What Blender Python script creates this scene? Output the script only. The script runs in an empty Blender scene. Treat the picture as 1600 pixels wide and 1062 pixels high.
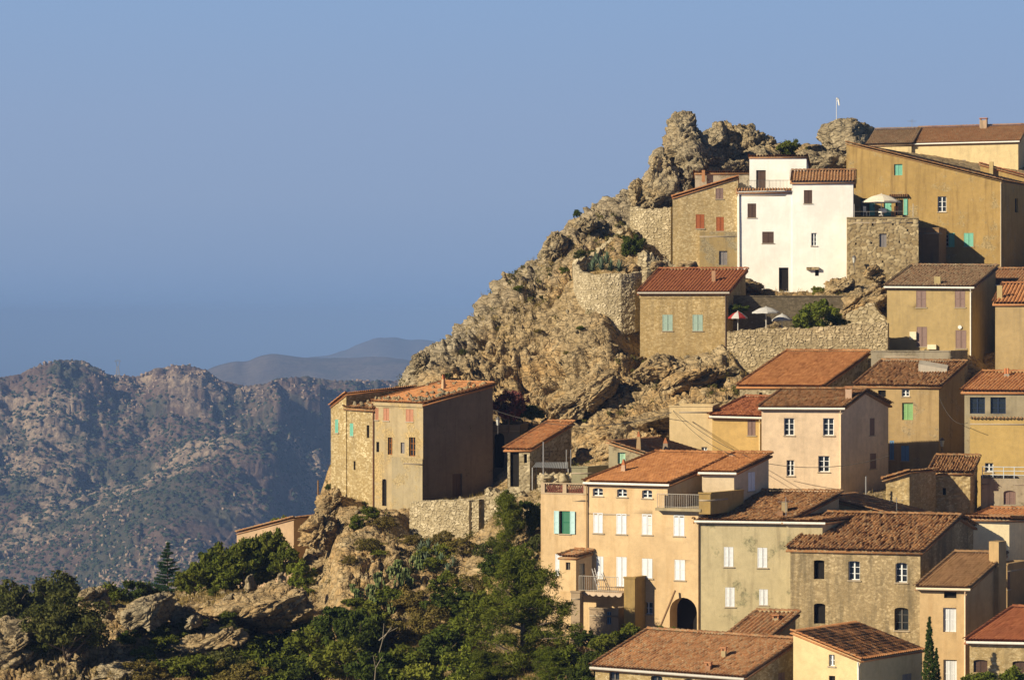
import bpy, math, random
import numpy as np
from mathutils import Vector
sin, cos, R = math.sin, math.cos, math.radians
F = 4000.0; CX = 800.0; HY = 490.0          # lens in pixels of the 1600 px photograph, eye level row
sc = bpy.context.scene
# ---------------------------------------------------------------- camera
cd = bpy.data.cameras.new('camera'); cam = bpy.data.objects.new('camera', cd); sc.collection.objects.link(cam)
cam.rotation_euler = (R(90), 0, 0); cam.location = (0, 0, 0)
cd.sensor_width = 36.0; cd.lens = 36.0 * F / 1600.0; cd.shift_y = -(531.0 - HY) / 1600.0
cd.clip_start = 1.0; cd.clip_end = 120000.0
sc.camera = cam
# ---------------------------------------------------------------- sky and sun
SUN_AZ, SUN_EL = 58.0, 26.0                  # degrees to the left of "behind the camera", and above the horizon
sd = Vector((-sin(R(SUN_AZ)) * cos(R(SUN_EL)), -cos(R(SUN_AZ)) * cos(R(SUN_EL)), sin(R(SUN_EL))))
world = bpy.data.worlds.new('World'); sc.world = world; world.use_nodes = True
wn = world.node_tree.nodes; wl = world.node_tree.links; wn.clear()
wo = wn.new('ShaderNodeOutputWorld'); bg = wn.new('ShaderNodeBackground'); sky = wn.new('ShaderNodeTexSky')
sky.sky_type = 'NISHITA'; sky.sun_disc = False; sky.sun_elevation = R(SUN_EL)
sky.sun_rotation = math.atan2(sd.x, sd.y); sky.altitude = 500; sky.air_density = 1.0; sky.dust_density = 0.6; sky.ozone_density = 2.0
bg.inputs['Strength'].default_value = 0.055
sc.cycles.diffuse_bounces = 2
tc = wn.new('ShaderNodeTexCoord'); sx = wn.new('ShaderNodeSeparateXYZ'); wl.new(tc.outputs['Generated'], sx.inputs[0])
low = wn.new('ShaderNodeValToRGB'); e = low.color_ramp.elements      # colour of the low evening sky, by sine of elevation
LOWSKY = [(0.0, (0.195, 0.298, 0.478)), (0.02, (0.240, 0.338, 0.516)), (0.045, (0.270, 0.366, 0.545)), (0.075, (0.275, 0.378, 0.572)), (0.122, (0.262, 0.392, 0.617)), (0.22, (0.14, 0.22, 0.38))]
while len(e) < len(LOWSKY): e.new(0.5)
for i_, (p_, c_) in enumerate(LOWSKY): e[i_].position = p_; e[i_].color = (*c_, 1)
wl.new(sx.outputs[2], low.inputs[0])
lows = wn.new('ShaderNodeMixRGB'); lows.blend_type = 'MULTIPLY'; lows.inputs[0].default_value = 1.0; lows.inputs[2].default_value = (0.70 / 0.055,) * 3 + (1,); wl.new(low.outputs[0], lows.inputs[1])
lf = wn.new('ShaderNodeMapRange'); lf.inputs[1].default_value = 0.13; lf.inputs[2].default_value = 0.24; wl.new(sx.outputs[2], lf.inputs[0])
skym = wn.new('ShaderNodeMixRGB'); wl.new(lf.outputs[0], skym.inputs[0]); wl.new(lows.outputs[0], skym.inputs[1])
tint = wn.new('ShaderNodeMixRGB'); tint.blend_type = 'MULTIPLY'; tint.inputs[0].default_value = 1.0
tint.inputs[2].default_value = (0.30, 0.34, 0.43, 1)
wl.new(sky.outputs[0], tint.inputs[1]); wl.new(tint.outputs[0], skym.inputs[2]); wl.new(skym.outputs[0], bg.inputs['Color']); wl.new(bg.outputs[0], wo.inputs['Surface'])
sl = bpy.data.lights.new('sun', 'SUN'); so = bpy.data.objects.new('sun', sl); sc.collection.objects.link(so)
sl.energy = 5.0; sl.angle = R(0.5); sl.color = (1.0, 0.85, 0.60)
so.rotation_euler = sd.to_track_quat('Z', 'Y').to_euler()
sc.view_settings.view_transform = 'Standard'; sc.view_settings.look = 'None'
sc.view_settings.exposure = 0.5; sc.view_settings.gamma = 1.0
sc.render.engine = 'CYCLES'; sc.cycles.volume_max_steps = 64; sc.cycles.max_bounces = 6; sc.cycles.transparent_max_bounces = 8
rng = random.Random(7); nr = np.random.RandomState(11)

# ---------------------------------------------------------------- pixel <-> world
def PX(px, py, D): return Vector(((px - CX) / F * D, D, (HY - py) / F * D))
# ---------------------------------------------------------------- noise (numpy)
def _h(ix, iy, iz, s):
    n = (ix.astype(np.int64) * 374761393 + iy.astype(np.int64) * 668265263 + iz.astype(np.int64) * 2147483647 + s * 974634777) & 0xffffffff
    n = ((n ^ (n >> 13)) * 1274126177) & 0xffffffff
    n = ((n ^ (n >> 16)) * 2246822519) & 0xffffffff
    return ((n ^ (n >> 15)) & 0xffffff) / float(0xffffff)
def vnoise(p, s=0):
    i = np.floor(p).astype(np.int64); f = p - i; f = f * f * (3 - 2 * f); r = 0
    for a in (0, 1):
        for b in (0, 1):
            for c in (0, 1):
                w = (f[:, 0] if a else 1 - f[:, 0]) * (f[:, 1] if b else 1 - f[:, 1]) * (f[:, 2] if c else 1 - f[:, 2])
                r = r + w * _h(i[:, 0] + a, i[:, 1] + b, i[:, 2] + c, s)
    return r
def fbm(p, o=4, s=0, g=0.5):
    r = 0; a = 1; t = 0
    for k in range(o):
        r = r + a * vnoise(p * (2.0 ** k) + k * 17.3, s + k); t += a; a *= g
    return r / t
def worley(p, s=0):
    i = np.floor(p).astype(np.int64); n = len(p)
    d1 = np.full(n, 9.0); d2 = np.full(n, 9.0); idd = np.zeros(n); vec = np.zeros((n, 3))
    for a in (-1, 0, 1):
        for b in (-1, 0, 1):
            for c in (-1, 0, 1):
                x, y, z = i[:, 0] + a, i[:, 1] + b, i[:, 2] + c
                q = np.stack([x + _h(x, y, z, s), y + _h(x, y, z, s + 1), z + _h(x, y, z, s + 2)], 1) - p
                d = np.sqrt((q * q).sum(1)); nw = d < d1
                d2 = np.where(nw, d1, np.minimum(d2, d)); d1 = np.where(nw, d, d1)
                idd = np.where(nw, _h(x, y, z, s + 3), idd); vec[nw] = q[nw]
    return d1, d2, idd, vec
def worley2(p, s=0):
    i = np.floor(p).astype(np.int64); n = len(p); o = np.zeros(n, np.int64)
    d1 = np.full(n, 9.0); d2 = np.full(n, 9.0); idd = np.zeros(n)
    for a in (-1, 0, 1):
        for b in (-1, 0, 1):
            x, y = i[:, 0] + a, i[:, 1] + b
            q0 = x + 0.15 + 0.7 * _h(x, y, o, s) - p[:, 0]; q1 = y + 0.15 + 0.7 * _h(x, y, o, s + 1) - p[:, 1]
            d = np.sqrt(q0 * q0 + q1 * q1); nw = d < d1
            d2 = np.where(nw, d1, np.minimum(d2, d)); d1 = np.where(nw, d, d1); idd = np.where(nw, _h(x, y, o, s + 3), idd)
    return d1, d2, idd

# ---------------------------------------------------------------- objects
def worldloc(o):
    v = Vector((0, 0, 0))
    while o is not None: v = v + o.location; o = o.parent
    return v
def mesh_obj(name, V, Fc, mats, parent=None, fm=None, smooth=False, attrs=None, loc=None):
    """V in world coordinates; Fc an (n,4)/(n,3) array or a list of tuples."""
    V = np.asarray(V, dtype=np.float64).reshape(-1, 3)
    off = worldloc(parent) if parent else (Vector(loc) if loc is not None else Vector((0, 0, 0)))
    me = bpy.data.meshes.new(name)
    Vl = (V - np.array(off)).astype(np.float32)
    if isinstance(Fc, np.ndarray):
        k = Fc.shape[1]; nf = len(Fc)
        me.vertices.add(len(Vl)); me.vertices.foreach_set('co', Vl.ravel())
        me.loops.add(nf * k); me.loops.foreach_set('vertex_index', Fc.ravel().astype(np.int32))
        me.polygons.add(nf); me.polygons.foreach_set('loop_start', np.arange(0, nf * k, k, dtype=np.int32))
        me.update(calc_edges=True)
    else:
        me.from_pydata([tuple(v) for v in Vl.tolist()], [], Fc)
    if not isinstance(mats, (list, tuple)): mats = [mats]
    for m in mats: me.materials.append(m)
    if fm is not None: me.polygons.foreach_set('material_index', np.asarray(fm, dtype=np.int32))
    if smooth: me.polygons.foreach_set('use_smooth', np.ones(len(me.polygons), dtype=bool))
    if attrs:
        for k, a in attrs.items():
            at = me.attributes.new(k, 'FLOAT', 'POINT'); at.data.foreach_set('value', np.asarray(a, dtype=np.float32))
    me.update()
    o = bpy.data.objects.new(name, me); sc.collection.objects.link(o)
    if parent: o.parent = parent
    elif loc is not None: o.location = loc
    return o
def tag(o, label=None, cat=None, group=None, kind=None):
    if label: o['label'] = label
    if cat: o['category'] = cat
    if group: o['group'] = group
    if kind: o['kind'] = kind
    elif label: o['kind'] = 'thing'
    return o
def empty(name, loc, label, cat, group=None):
    o = bpy.data.objects.new(name, None); sc.collection.objects.link(o); o.location = loc; o.empty_display_size = 0.5
    return tag(o, label, cat, group)
def copy_tree(o, parent=None):
    c = o.copy(); sc.collection.objects.link(c); c.parent = parent
    for ch in list(o.children): copy_tree(ch, c)
    return c
class MB:
    """collects boxes, tubes and quads, builds ONE mesh object"""
    def __init__(s): s.v = []; s.f = []; s.m = []
    def quad(s, *p, m=0):
        n = len(s.v); s.v += [tuple(q) for q in p]; s.f.append(tuple(range(n, n + len(p)))); s.m.append(m)
    def hexa(s, p, m=0):
        n = len(s.v); s.v += [tuple(q) for q in p]
        for f in ((0, 3, 2, 1), (4, 5, 6, 7), (0, 1, 5, 4), (1, 2, 6, 5), (2, 3, 7, 6), (3, 0, 4, 7)):
            s.f.append(tuple(n + i for i in f)); s.m.append(m)
    def box(s, fr, u0, u1, z0, z1, n0, n1, m=0):
        P = fr.p
        s.hexa([P(u0, z0, n1), P(u1, z0, n1), P(u1, z0, n0), P(u0, z0, n0), P(u0, z1, n1), P(u1, z1, n1), P(u1, z1, n0), P(u0, z1, n0)], m)
    def tube(s, pts, r, k=6, m=0, r1=None):
        pts = [Vector(p) for p in pts]; n = len(pts); base = len(s.v)
        for i, p in enumerate(pts):
            d = (pts[min(i + 1, n - 1)] - pts[max(i - 1, 0)]).normalized()
            a = Vector((0, 0, 1)) if abs(d.z) < 0.9 else Vector((1, 0, 0))
            x = d.cross(a).normalized(); y = d.cross(x)
            rr = r if r1 is None else r + (r1 - r) * i / (n - 1)
            for j in range(k):
                t = 2 * math.pi * j / k; s.v.append(tuple(p + x * (rr * cos(t)) + y * (rr * sin(t))))
        for i in range(n - 1):
            for j in range(k):
                a = base + i * k + j; b = base + i * k + (j + 1) % k
                s.f.append((a, b, b + k, a + k)); s.m.append(m)
        s.f.append(tuple(base + j for j in range(k))[::-1]); s.m.append(m)
        s.f.append(tuple(base + (n - 1) * k + j for j in range(k))); s.m.append(m)
    def build(s, name, mats, parent=None, loc=None, smooth=False):
        if not s.f: return None
        return mesh_obj(name, s.v, s.f, mats, parent, fm=s.m, loc=loc, smooth=smooth)
class Frame:
    """vertical plane: O origin, U unit to the right seen from outside, N outward"""
    def __init__(s, O, U, N): s.O = Vector((O[0], O[1], 0)); s.U = U; s.N = N
    def p(s, u, z, n=0.0): 
        q = s.O + s.U * u + s.N * n; return Vector((q.x, q.y, z))
    def px(s, px, py):
        d = Vector(((px - CX) / F, 1.0, (HY - py) / F)); t = s.O.dot(s.N) / d.dot(s.N); q = d * t
        return (q - s.O).dot(s.U), q.z

# ---------------------------------------------------------------- materials
def newmat(name, rough=0.85):
    m = bpy.data.materials.new(name); m.use_nodes = True; nt = m.node_tree
    b = nt.nodes['Principled BSDF']; b.inputs['Roughness'].default_value = rough
    b.inputs['Specular IOR Level'].default_value = 0.25
    return m, nt, b
def N(nt, t, **k):
    n = nt.nodes.new(t)
    for a, v in k.items(): setattr(n, a, v)
    return n
def coords(nt, scale=(1, 1, 1), rot=(0, 0, 0)):
    g = N(nt, 'ShaderNodeNewGeometry'); mp = N(nt, 'ShaderNodeMapping')
    mp.inputs['Scale'].default_value = scale; mp.inputs['Rotation'].default_value = rot
    nt.links.new(g.outputs['Position'], mp.inputs['Vector']); return mp.outputs[0]
def noise(nt, vec, scale, detail=4, rough=0.55):
    n = N(nt, 'ShaderNodeTexNoise'); n.inputs['Scale'].default_value = scale; n.inputs['Detail'].default_value = detail
    n.inputs['Roughness'].default_value = rough; nt.links.new(vec, n.inputs['Vector']); return n.outputs['Fac']
def ramp(nt, fac, stops):
    r = N(nt, 'ShaderNodeValToRGB'); e = r.color_ramp.elements
    while len(e) < len(stops): e.new(0.5)
    for i, (p, c) in enumerate(stops):
        e[i].position = p; e[i].color = (c, c, c, 1) if not isinstance(c, tuple) else (*c, 1)
    nt.links.new(fac, r.inputs[0]); return r.outputs[0]
def mix(nt, fac, a, b, mode='MIX'):
    m = N(nt, 'ShaderNodeMixRGB', blend_type=mode)
    for i, x in ((0, fac), (1, a), (2, b)):
        if hasattr(x, 'links'): nt.links.new(x, m.inputs[i])
        else: m.inputs[i].default_value = x if i == 0 else (*x, 1)
    return m.outputs[0]
def bump(nt, b, h, dist, strength=0.6):
    n = N(nt, 'ShaderNodeBump'); n.inputs['Strength'].default_value = strength; n.inputs['Distance'].default_value = dist
    nt.links.new(h, n.inputs['Height']); nt.links.new(n.outputs[0], b.inputs['Normal'])
def attr(nt, name):
    a = N(nt, 'ShaderNodeAttribute'); a.attribute_name = name; return a.outputs['Fac']
def sc3(c, k): return tuple(min(1, x * k) for x in c)
_mc = {}
def plaster(c, stain=0.4, dark=(0.13, 0.11, 0.08), rough_patch=0.0, patch=(0.30, 0.25, 0.17)):
    key = ('pl', c, stain, dark, rough_patch, patch)
    if key in _mc: return _mc[key]
    c = sc3(c, .80); patch = sc3(patch, .8)
    m, nt, b = newmat('lime_plaster', 0.92); v = coords(nt)
    cl = .3 if min(c) > .72 else 1.0
    big = noise(nt, v, 0.35, 5); mid = noise(nt, v, 2.2, 5, 0.65); fine = noise(nt, v, 14, 3)
    vs = coords(nt, (1.6, 1.6, 0.16)); st = noise(nt, vs, 1.3, 5, 0.6)
    col = mix(nt, ramp(nt, big, [(0.35, 0.0), (0.65, 1.0)]), sc3(c, 0.90), sc3(c, 1.08))
    col = mix(nt, ramp(nt, mid, [(0.30, 0.5 * cl), (0.60, 0.0)]), col, sc3(c, 0.68))
    col = mix(nt, ramp(nt, noise(nt, v, 0.9, 6, 0.7), [(0.52, 0.0), (0.68, 0.30)]), col, sc3(c, 1.18))
    if rough_patch:
        pm = ramp(nt, noise(nt, v, 0.55, 7, 0.72), [(0.58 - rough_patch * 0.22, 0.0), (0.64 - rough_patch * 0.18, 1.0)])
        pc = mix(nt, ramp(nt, noise(nt, v, 7, 4, 0.7), [(0.35, 0.0), (0.65, 1.0)]), sc3(patch, 0.55), sc3(patch, 1.35))
        col = mix(nt, pm, col, pc)
    col = mix(nt, ramp(nt, st, [(0.50, 0.0), (0.74, min(.8, stain * 1.15 + .06))]), col, dark)
    col = mix(nt, ramp(nt, noise(nt, v, 26, 3, .6), [(.3, .22 * cl), (.5, 0.0)]), col, sc3(c, .55))
    nt.links.new(col, b.inputs['Base Color'])
    h = mix(nt, 0.5, mid, fine); bump(nt, b, h, 0.05, 0.55 + 0.3 * rough_patch); _mc[key] = m; return m
def stone(c1, c2, mortar, name='rubble_stone', flecks=0.0, fs=5.2):
    key = ('st', c1, c2, mortar, flecks)
    if key in _mc: return _mc[key]
    c1, c2, mortar = sc3(c1, .8), sc3(c2, .8), sc3(mortar, .8)
    m, nt, b = newmat(name, 0.95); v = coords(nt); r = attr(nt, 'rnd'); mo = attr(nt, 'mort')
    if flecks:
        vo = N(nt, 'ShaderNodeTexVoronoi'); vo.inputs['Scale'].default_value = fs; vv = coords(nt, (1, 1, 1.6)); nt.links.new(vv, vo.inputs['Vector']); sp = N(nt, 'ShaderNodeSeparateColor'); nt.links.new(vo.outputs['Color'], sp.inputs[0])
        ve = N(nt, 'ShaderNodeTexVoronoi', feature='DISTANCE_TO_EDGE'); ve.inputs['Scale'].default_value = fs; nt.links.new(vv, ve.inputs['Vector'])
        pm = ramp(nt, noise(nt, v, .5, 6, .7), [(.38, .15), (.6, 1.0)])
        col = mix(nt, .5, mortar, mix(nt, sp.outputs[0], c1, c2)); col = mix(nt, sp.outputs[0], sc3(mortar, .78), col)
        f2 = N(nt, 'ShaderNodeMath', operation='MULTIPLY'); nt.links.new(ramp(nt, sp.outputs[1], [(.66, 0.0), (.72, flecks)]), f2.inputs[0]); nt.links.new(pm, f2.inputs[1]); col = mix(nt, f2.outputs[0], col, sc3(c2, 1.3))
        col = mix(nt, ramp(nt, ve.outputs['Distance'], [(0.02, .40), (.10, 0.0)]), col, sc3(c1, .5))
        st = noise(nt, coords(nt, (1.6, 1.6, 0.18)), .9, 5, 0.6); col = mix(nt, ramp(nt, st, [(0.45, 0.0), (0.64, .8 if name == 'stained_stone' else .28)]), col, (0.12, 0.10, 0.065))
        mo = None
    else:
        col = mix(nt, r, c1, c2); col = mix(nt, ramp(nt, r, [(0.78, 0.0), (0.80, 0.5)]), col, sc3(c2, 1.25))
    col = mix(nt, ramp(nt, noise(nt, v, .6, 5, 0.6), [(0.35, 0.35), (0.6, 0.0)]), col, sc3(c1, 0.65))
    col = mix(nt, ramp(nt, noise(nt, v, 11, 3, 0.7), [(0.3, 0.35), (0.7, 0.0)]), col, sc3(c1, 0.5))
    if mo is not None: col = mix(nt, mo, col, mortar)
    nt.links.new(col, b.inputs['Base Color'])
    bump(nt, b, noise(nt, v, 16, 4, 0.7), 0.05, 0.7); _mc[key] = m; return m
def paint(c, rough=0.55, wear=0.3):
    key = ('pa', c, rough)
    if key in _mc: return _mc[key]
    m, nt, b = newmat('weathered_paint', rough); v = coords(nt, (1, 1, 0.4))
    col = mix(nt, ramp(nt, noise(nt, v, 5, 5, 0.7), [(0.4, wear), (0.65, 0.0)]), c, sc3(c, 0.66)); nt.links.new(col, b.inputs['Base Color'])
    _mc[key] = m; return m
def tilemat(lo, hi, lichen=0.3, lich=(0.33, 0.30, 0.20)):
    key = ('ti', lo, hi, lichen)
    if key in _mc: return _mc[key]
    lo, hi, lich = (lo[0] * .84, lo[1] * .94, lo[2] * .9), (hi[0] * .84, hi[1] * .94, hi[2] * .9), sc3(lich, .8)
    m, nt, b = newmat('clay_roof_tiles', 0.9); v = coords(nt); r = attr(nt, 'rnd')
    col = mix(nt, r, lo, hi)
    col = mix(nt, ramp(nt, r, [(0.0, .6), (0.10, 0.0)]), col, sc3(lo, 0.5))
    n1 = noise(nt, v, 3.5, 6, 0.75)
    col = mix(nt, ramp(nt, n1, [(0.66 - lichen * 0.42, 0.0), (0.74 - lichen * 0.30, min(1, 0.25 + lichen))]), col, lich)
    n2 = noise(nt, coords(nt, (1, 1, 1)), 9.0, 4, 0.8)
    col = mix(nt, ramp(nt, n2, [(0.66 - lichen * 0.24, 0.0), (0.69 - lichen * 0.24, min(0.95, 0.2 + lichen * 1.6))]), col, (0.42, 0.36, 0.25))
    col = mix(nt, ramp(nt, noise(nt, v, 0.8, 4), [(0.35, 0.3), (0.6, 0.0)]), col, sc3(lo, 0.6))
    nt.links.new(col, b.inputs['Base Color']); bump(nt, b, n2, 0.03, 0.5); _mc[key] = m; return m
def simple(name, c, rough=0.6, metal=0.0):
    key = ('si', name, c)
    if key in _mc: return _mc[key]
    m, nt, b = newmat(name, rough); b.inputs['Base Color'].default_value = (*c, 1); b.inputs['Metallic'].default_value = metal
    v = coords(nt); col = mix(nt, ramp(nt, noise(nt, v, 6, 4), [(0.35, 0.3), (0.6, 0.0)]), c, sc3(c, 0.6)); nt.links.new(col, b.inputs['Base Color'])
    _mc[key] = m; return m
def glassmat():
    m, nt, b = newmat('window_glass', 0.08); b.inputs['Base Color'].default_value = (0.02, 0.025, 0.03, 1); b.inputs['Specular IOR Level'].default_value = 0.5; return m
GLASS = glassmat(); DARK = simple('dark_interior', (0.012, 0.010, 0.009), 0.9)  # near-black panes paint the unlit depth behind open holes
def leafmat(name, c1, c2, trans=0.25):
    m = bpy.data.materials.new(name); m.use_nodes = True; nt = m.node_tree; nt.nodes.clear()
    o = N(nt, 'ShaderNodeOutputMaterial'); d = N(nt, 'ShaderNodeBsdfDiffuse'); t = N(nt, 'ShaderNodeBsdfTranslucent'); ms = N(nt, 'ShaderNodeMixShader')
    r = attr(nt, 'rnd'); oi = N(nt, 'ShaderNodeObjectInfo')
    col = mix(nt, r, c1, c2); col = mix(nt, ramp(nt, oi.outputs['Random'], [(0.0, 0.0), (1.0, 0.45)]), col, tuple(0.5 * (a + b) * k for a, b, k in zip(c1, c2, (0.7, 0.9, 0.7))))
    nt.links.new(col, d.inputs[0]); nt.links.new(col, t.inputs[0]); ms.inputs[0].default_value = trans
    nt.links.new(d.outputs[0], ms.inputs[1]); nt.links.new(t.outputs[0], ms.inputs[2]); nt.links.new(ms.outputs[0], o.inputs[0]); return m
def rockmat(name, base, light, ochre, dark, grass=None, fscale=1.0):
    base, light, ochre, dark = sc3(base, 1.0), sc3(light, 1.0), sc3(ochre, 1.0), sc3(dark, .9)
    m, nt, b = newmat(name, 0.95); v = coords(nt, (1, 1, 1), (0.5, 0.4, 0.3))
    a1 = noise(nt, v, 0.16 * fscale, 6, 0.6); a2 = noise(nt, v, 0.9 * fscale, 7, 0.7); a3 = noise(nt, v, 5 * fscale, 5, 0.75)
    col = mix(nt, ramp(nt, a1, [(0.42, 0.0), (0.58, 1.0)]), base, ochre)
    col = mix(nt, ramp(nt, a2, [(0.48, 0.0), (0.66, 0.85)]), col, light)
    col = mix(nt, ramp(nt, a2, [(0.30, 0.8), (0.44, 0.0)]), col, dark)
    col = mix(nt, ramp(nt, a3, [(0.32, 0.6), (0.50, 0.0)]), col, dark)
    col = mix(nt, ramp(nt, a3, [(0.56, 0.0), (0.72, 0.5)]), col, sc3(light, 1.25))
    dv = N(nt, 'ShaderNodeTexNoise'); dv.inputs['Scale'].default_value = 1.3 * fscale; dv.inputs['Detail'].default_value = 4; nt.links.new(v, dv.inputs['Vector'])
    def wv(sc_, k, an):
        mp = N(nt, 'ShaderNodeMapping'); mp.inputs['Scale'].default_value = an; mp.inputs['Rotation'].default_value = (0, -0.65, 0); ad = N(nt, 'ShaderNodeVectorMath', operation='MULTIPLY_ADD'); ad.inputs[1].default_value = (k, k, k)
        nt.links.new(dv.outputs['Color'], ad.inputs[0]); g_ = N(nt, 'ShaderNodeNewGeometry'); nt.links.new(g_.outputs['Position'], ad.inputs[2]); nt.links.new(ad.outputs[0], mp.inputs['Vector'])
        e_ = N(nt, 'ShaderNodeTexVoronoi', feature='DISTANCE_TO_EDGE'); e_.inputs['Scale'].default_value = sc_; nt.links.new(mp.outputs[0], e_.inputs['Vector']); c_ = N(nt, 'ShaderNodeTexVoronoi'); c_.inputs['Scale'].default_value = sc_; nt.links.new(mp.outputs[0], c_.inputs['Vector']); return e_.outputs['Distance'], c_.outputs['Color']
    e1, k1 = wv(.55 * fscale, 1.0, (.5, 1, 1.3)); e2, k2 = wv(1.9 * fscale, .4, (.55, 1, 1.25))
    s1 = N(nt, 'ShaderNodeSeparateColor'); nt.links.new(k2, s1.inputs[0]); s2 = N(nt, 'ShaderNodeSeparateColor'); nt.links.new(k1, s2.inputs[0])
    col = mix(nt, .28, col, mix(nt, s1.outputs[0], sc3(base, .62), sc3(light, 1.12))); col = mix(nt, ramp(nt, s2.outputs[0], [(.3, .25), (.7, 0.0)]), col, sc3(base, .6))
    if grass: col = mix(nt, attr(nt, 'grey'), col, mix(nt, s1.outputs[1], (.19, .165, .12), (.38, .335, .25)))
    cr1 = ramp(nt, e1, [(0.0, .75), (.04, 0.0)]); cr2 = ramp(nt, e2, [(0.0, .40), (.05, 0.0)])
    col = mix(nt, cr1, col, sc3(dark, .55)); col = mix(nt, cr2, col, sc3(dark, .7))
    if grass:
        ga = attr(nt, 'grass'); gm = N(nt, 'ShaderNodeMath', operation='ADD'); nt.links.new(ga, gm.inputs[0])
        gs = N(nt, 'ShaderNodeMath', operation='MULTIPLY_ADD'); nt.links.new(noise(nt, v, 0.7, 6, 0.7), gs.inputs[0]); gs.inputs[1].default_value = 1.6; gs.inputs[2].default_value = -0.8
        nt.links.new(gs.outputs[0], gm.inputs[1])
        gc = mix(nt, noise(nt, v, 3, 5, 0.8), sc3(grass, 0.55), sc3(grass, 1.35))
        gc = mix(nt, ramp(nt, noise(nt, v, 0.5, 4), [(0.5, 0.0), (0.64, 0.8)]), gc, (0.09, 0.10, 0.03))
        col = mix(nt, ramp(nt, gm.outputs[0], [(0.45, 0.0), (0.6, 1.0)]), col, gc)
    nt.links.new(col, b.inputs['Base Color'])
    hh_ = mix(nt, .45, mix(nt, 0.5, a2, a3), mix(nt, .5, ramp(nt, e1, [(0, 0.0), (.12, 1.0)]), ramp(nt, e2, [(0, 0.0), (.14, 1.0)]))); hh_ = mix(nt, .18, hh_, s1.outputs[0])
    bump(nt, b, hh_, 0.45 / fscale, 0.9); return m
# ================================================================= terrain
ROCK = rockmat('weathered_granite', (0.34, 0.25, 0.135), (0.50, 0.40, 0.245), (0.44, 0.275, 0.11), (0.11, 0.085, 0.05), grass=(0.27, 0.20, 0.085))
ROCKG = rockmat('grey_lichen_granite', (0.30, 0.245, 0.16), (0.44, 0.38, 0.26), (0.38, 0.27, 0.13), (0.085, 0.072, 0.052))
def rbf(P, vals, Q, lam=1.0):
    d = np.sqrt(((P[:, None] - P[None]) ** 2).sum(2)); n = len(P); A = np.zeros((n + 3, n + 3)); A[:n, :n] = -d + 0; A[:n, :n] -= lam * np.eye(n) * -1
    A[:n, n] = 1; A[:n, n + 1:n + 3] = P / 100; A[n, :n] = 1; A[n + 1:n + 3, :n] = P.T / 100
    b = np.zeros((n + 3, vals.shape[1])); b[:n] = vals; w = np.linalg.solve(A, b); o = np.zeros((len(Q), vals.shape[1]))
    for k in range(0, len(Q), 40000):
        q = Q[k:k + 40000]; dd = np.sqrt(((q[:, None] - P[None]) ** 2).sum(2)); o[k:k + 40000] = -dd @ w[:n] + w[n] + (q / 100) @ w[n + 1:n + 3]
    return o
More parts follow.
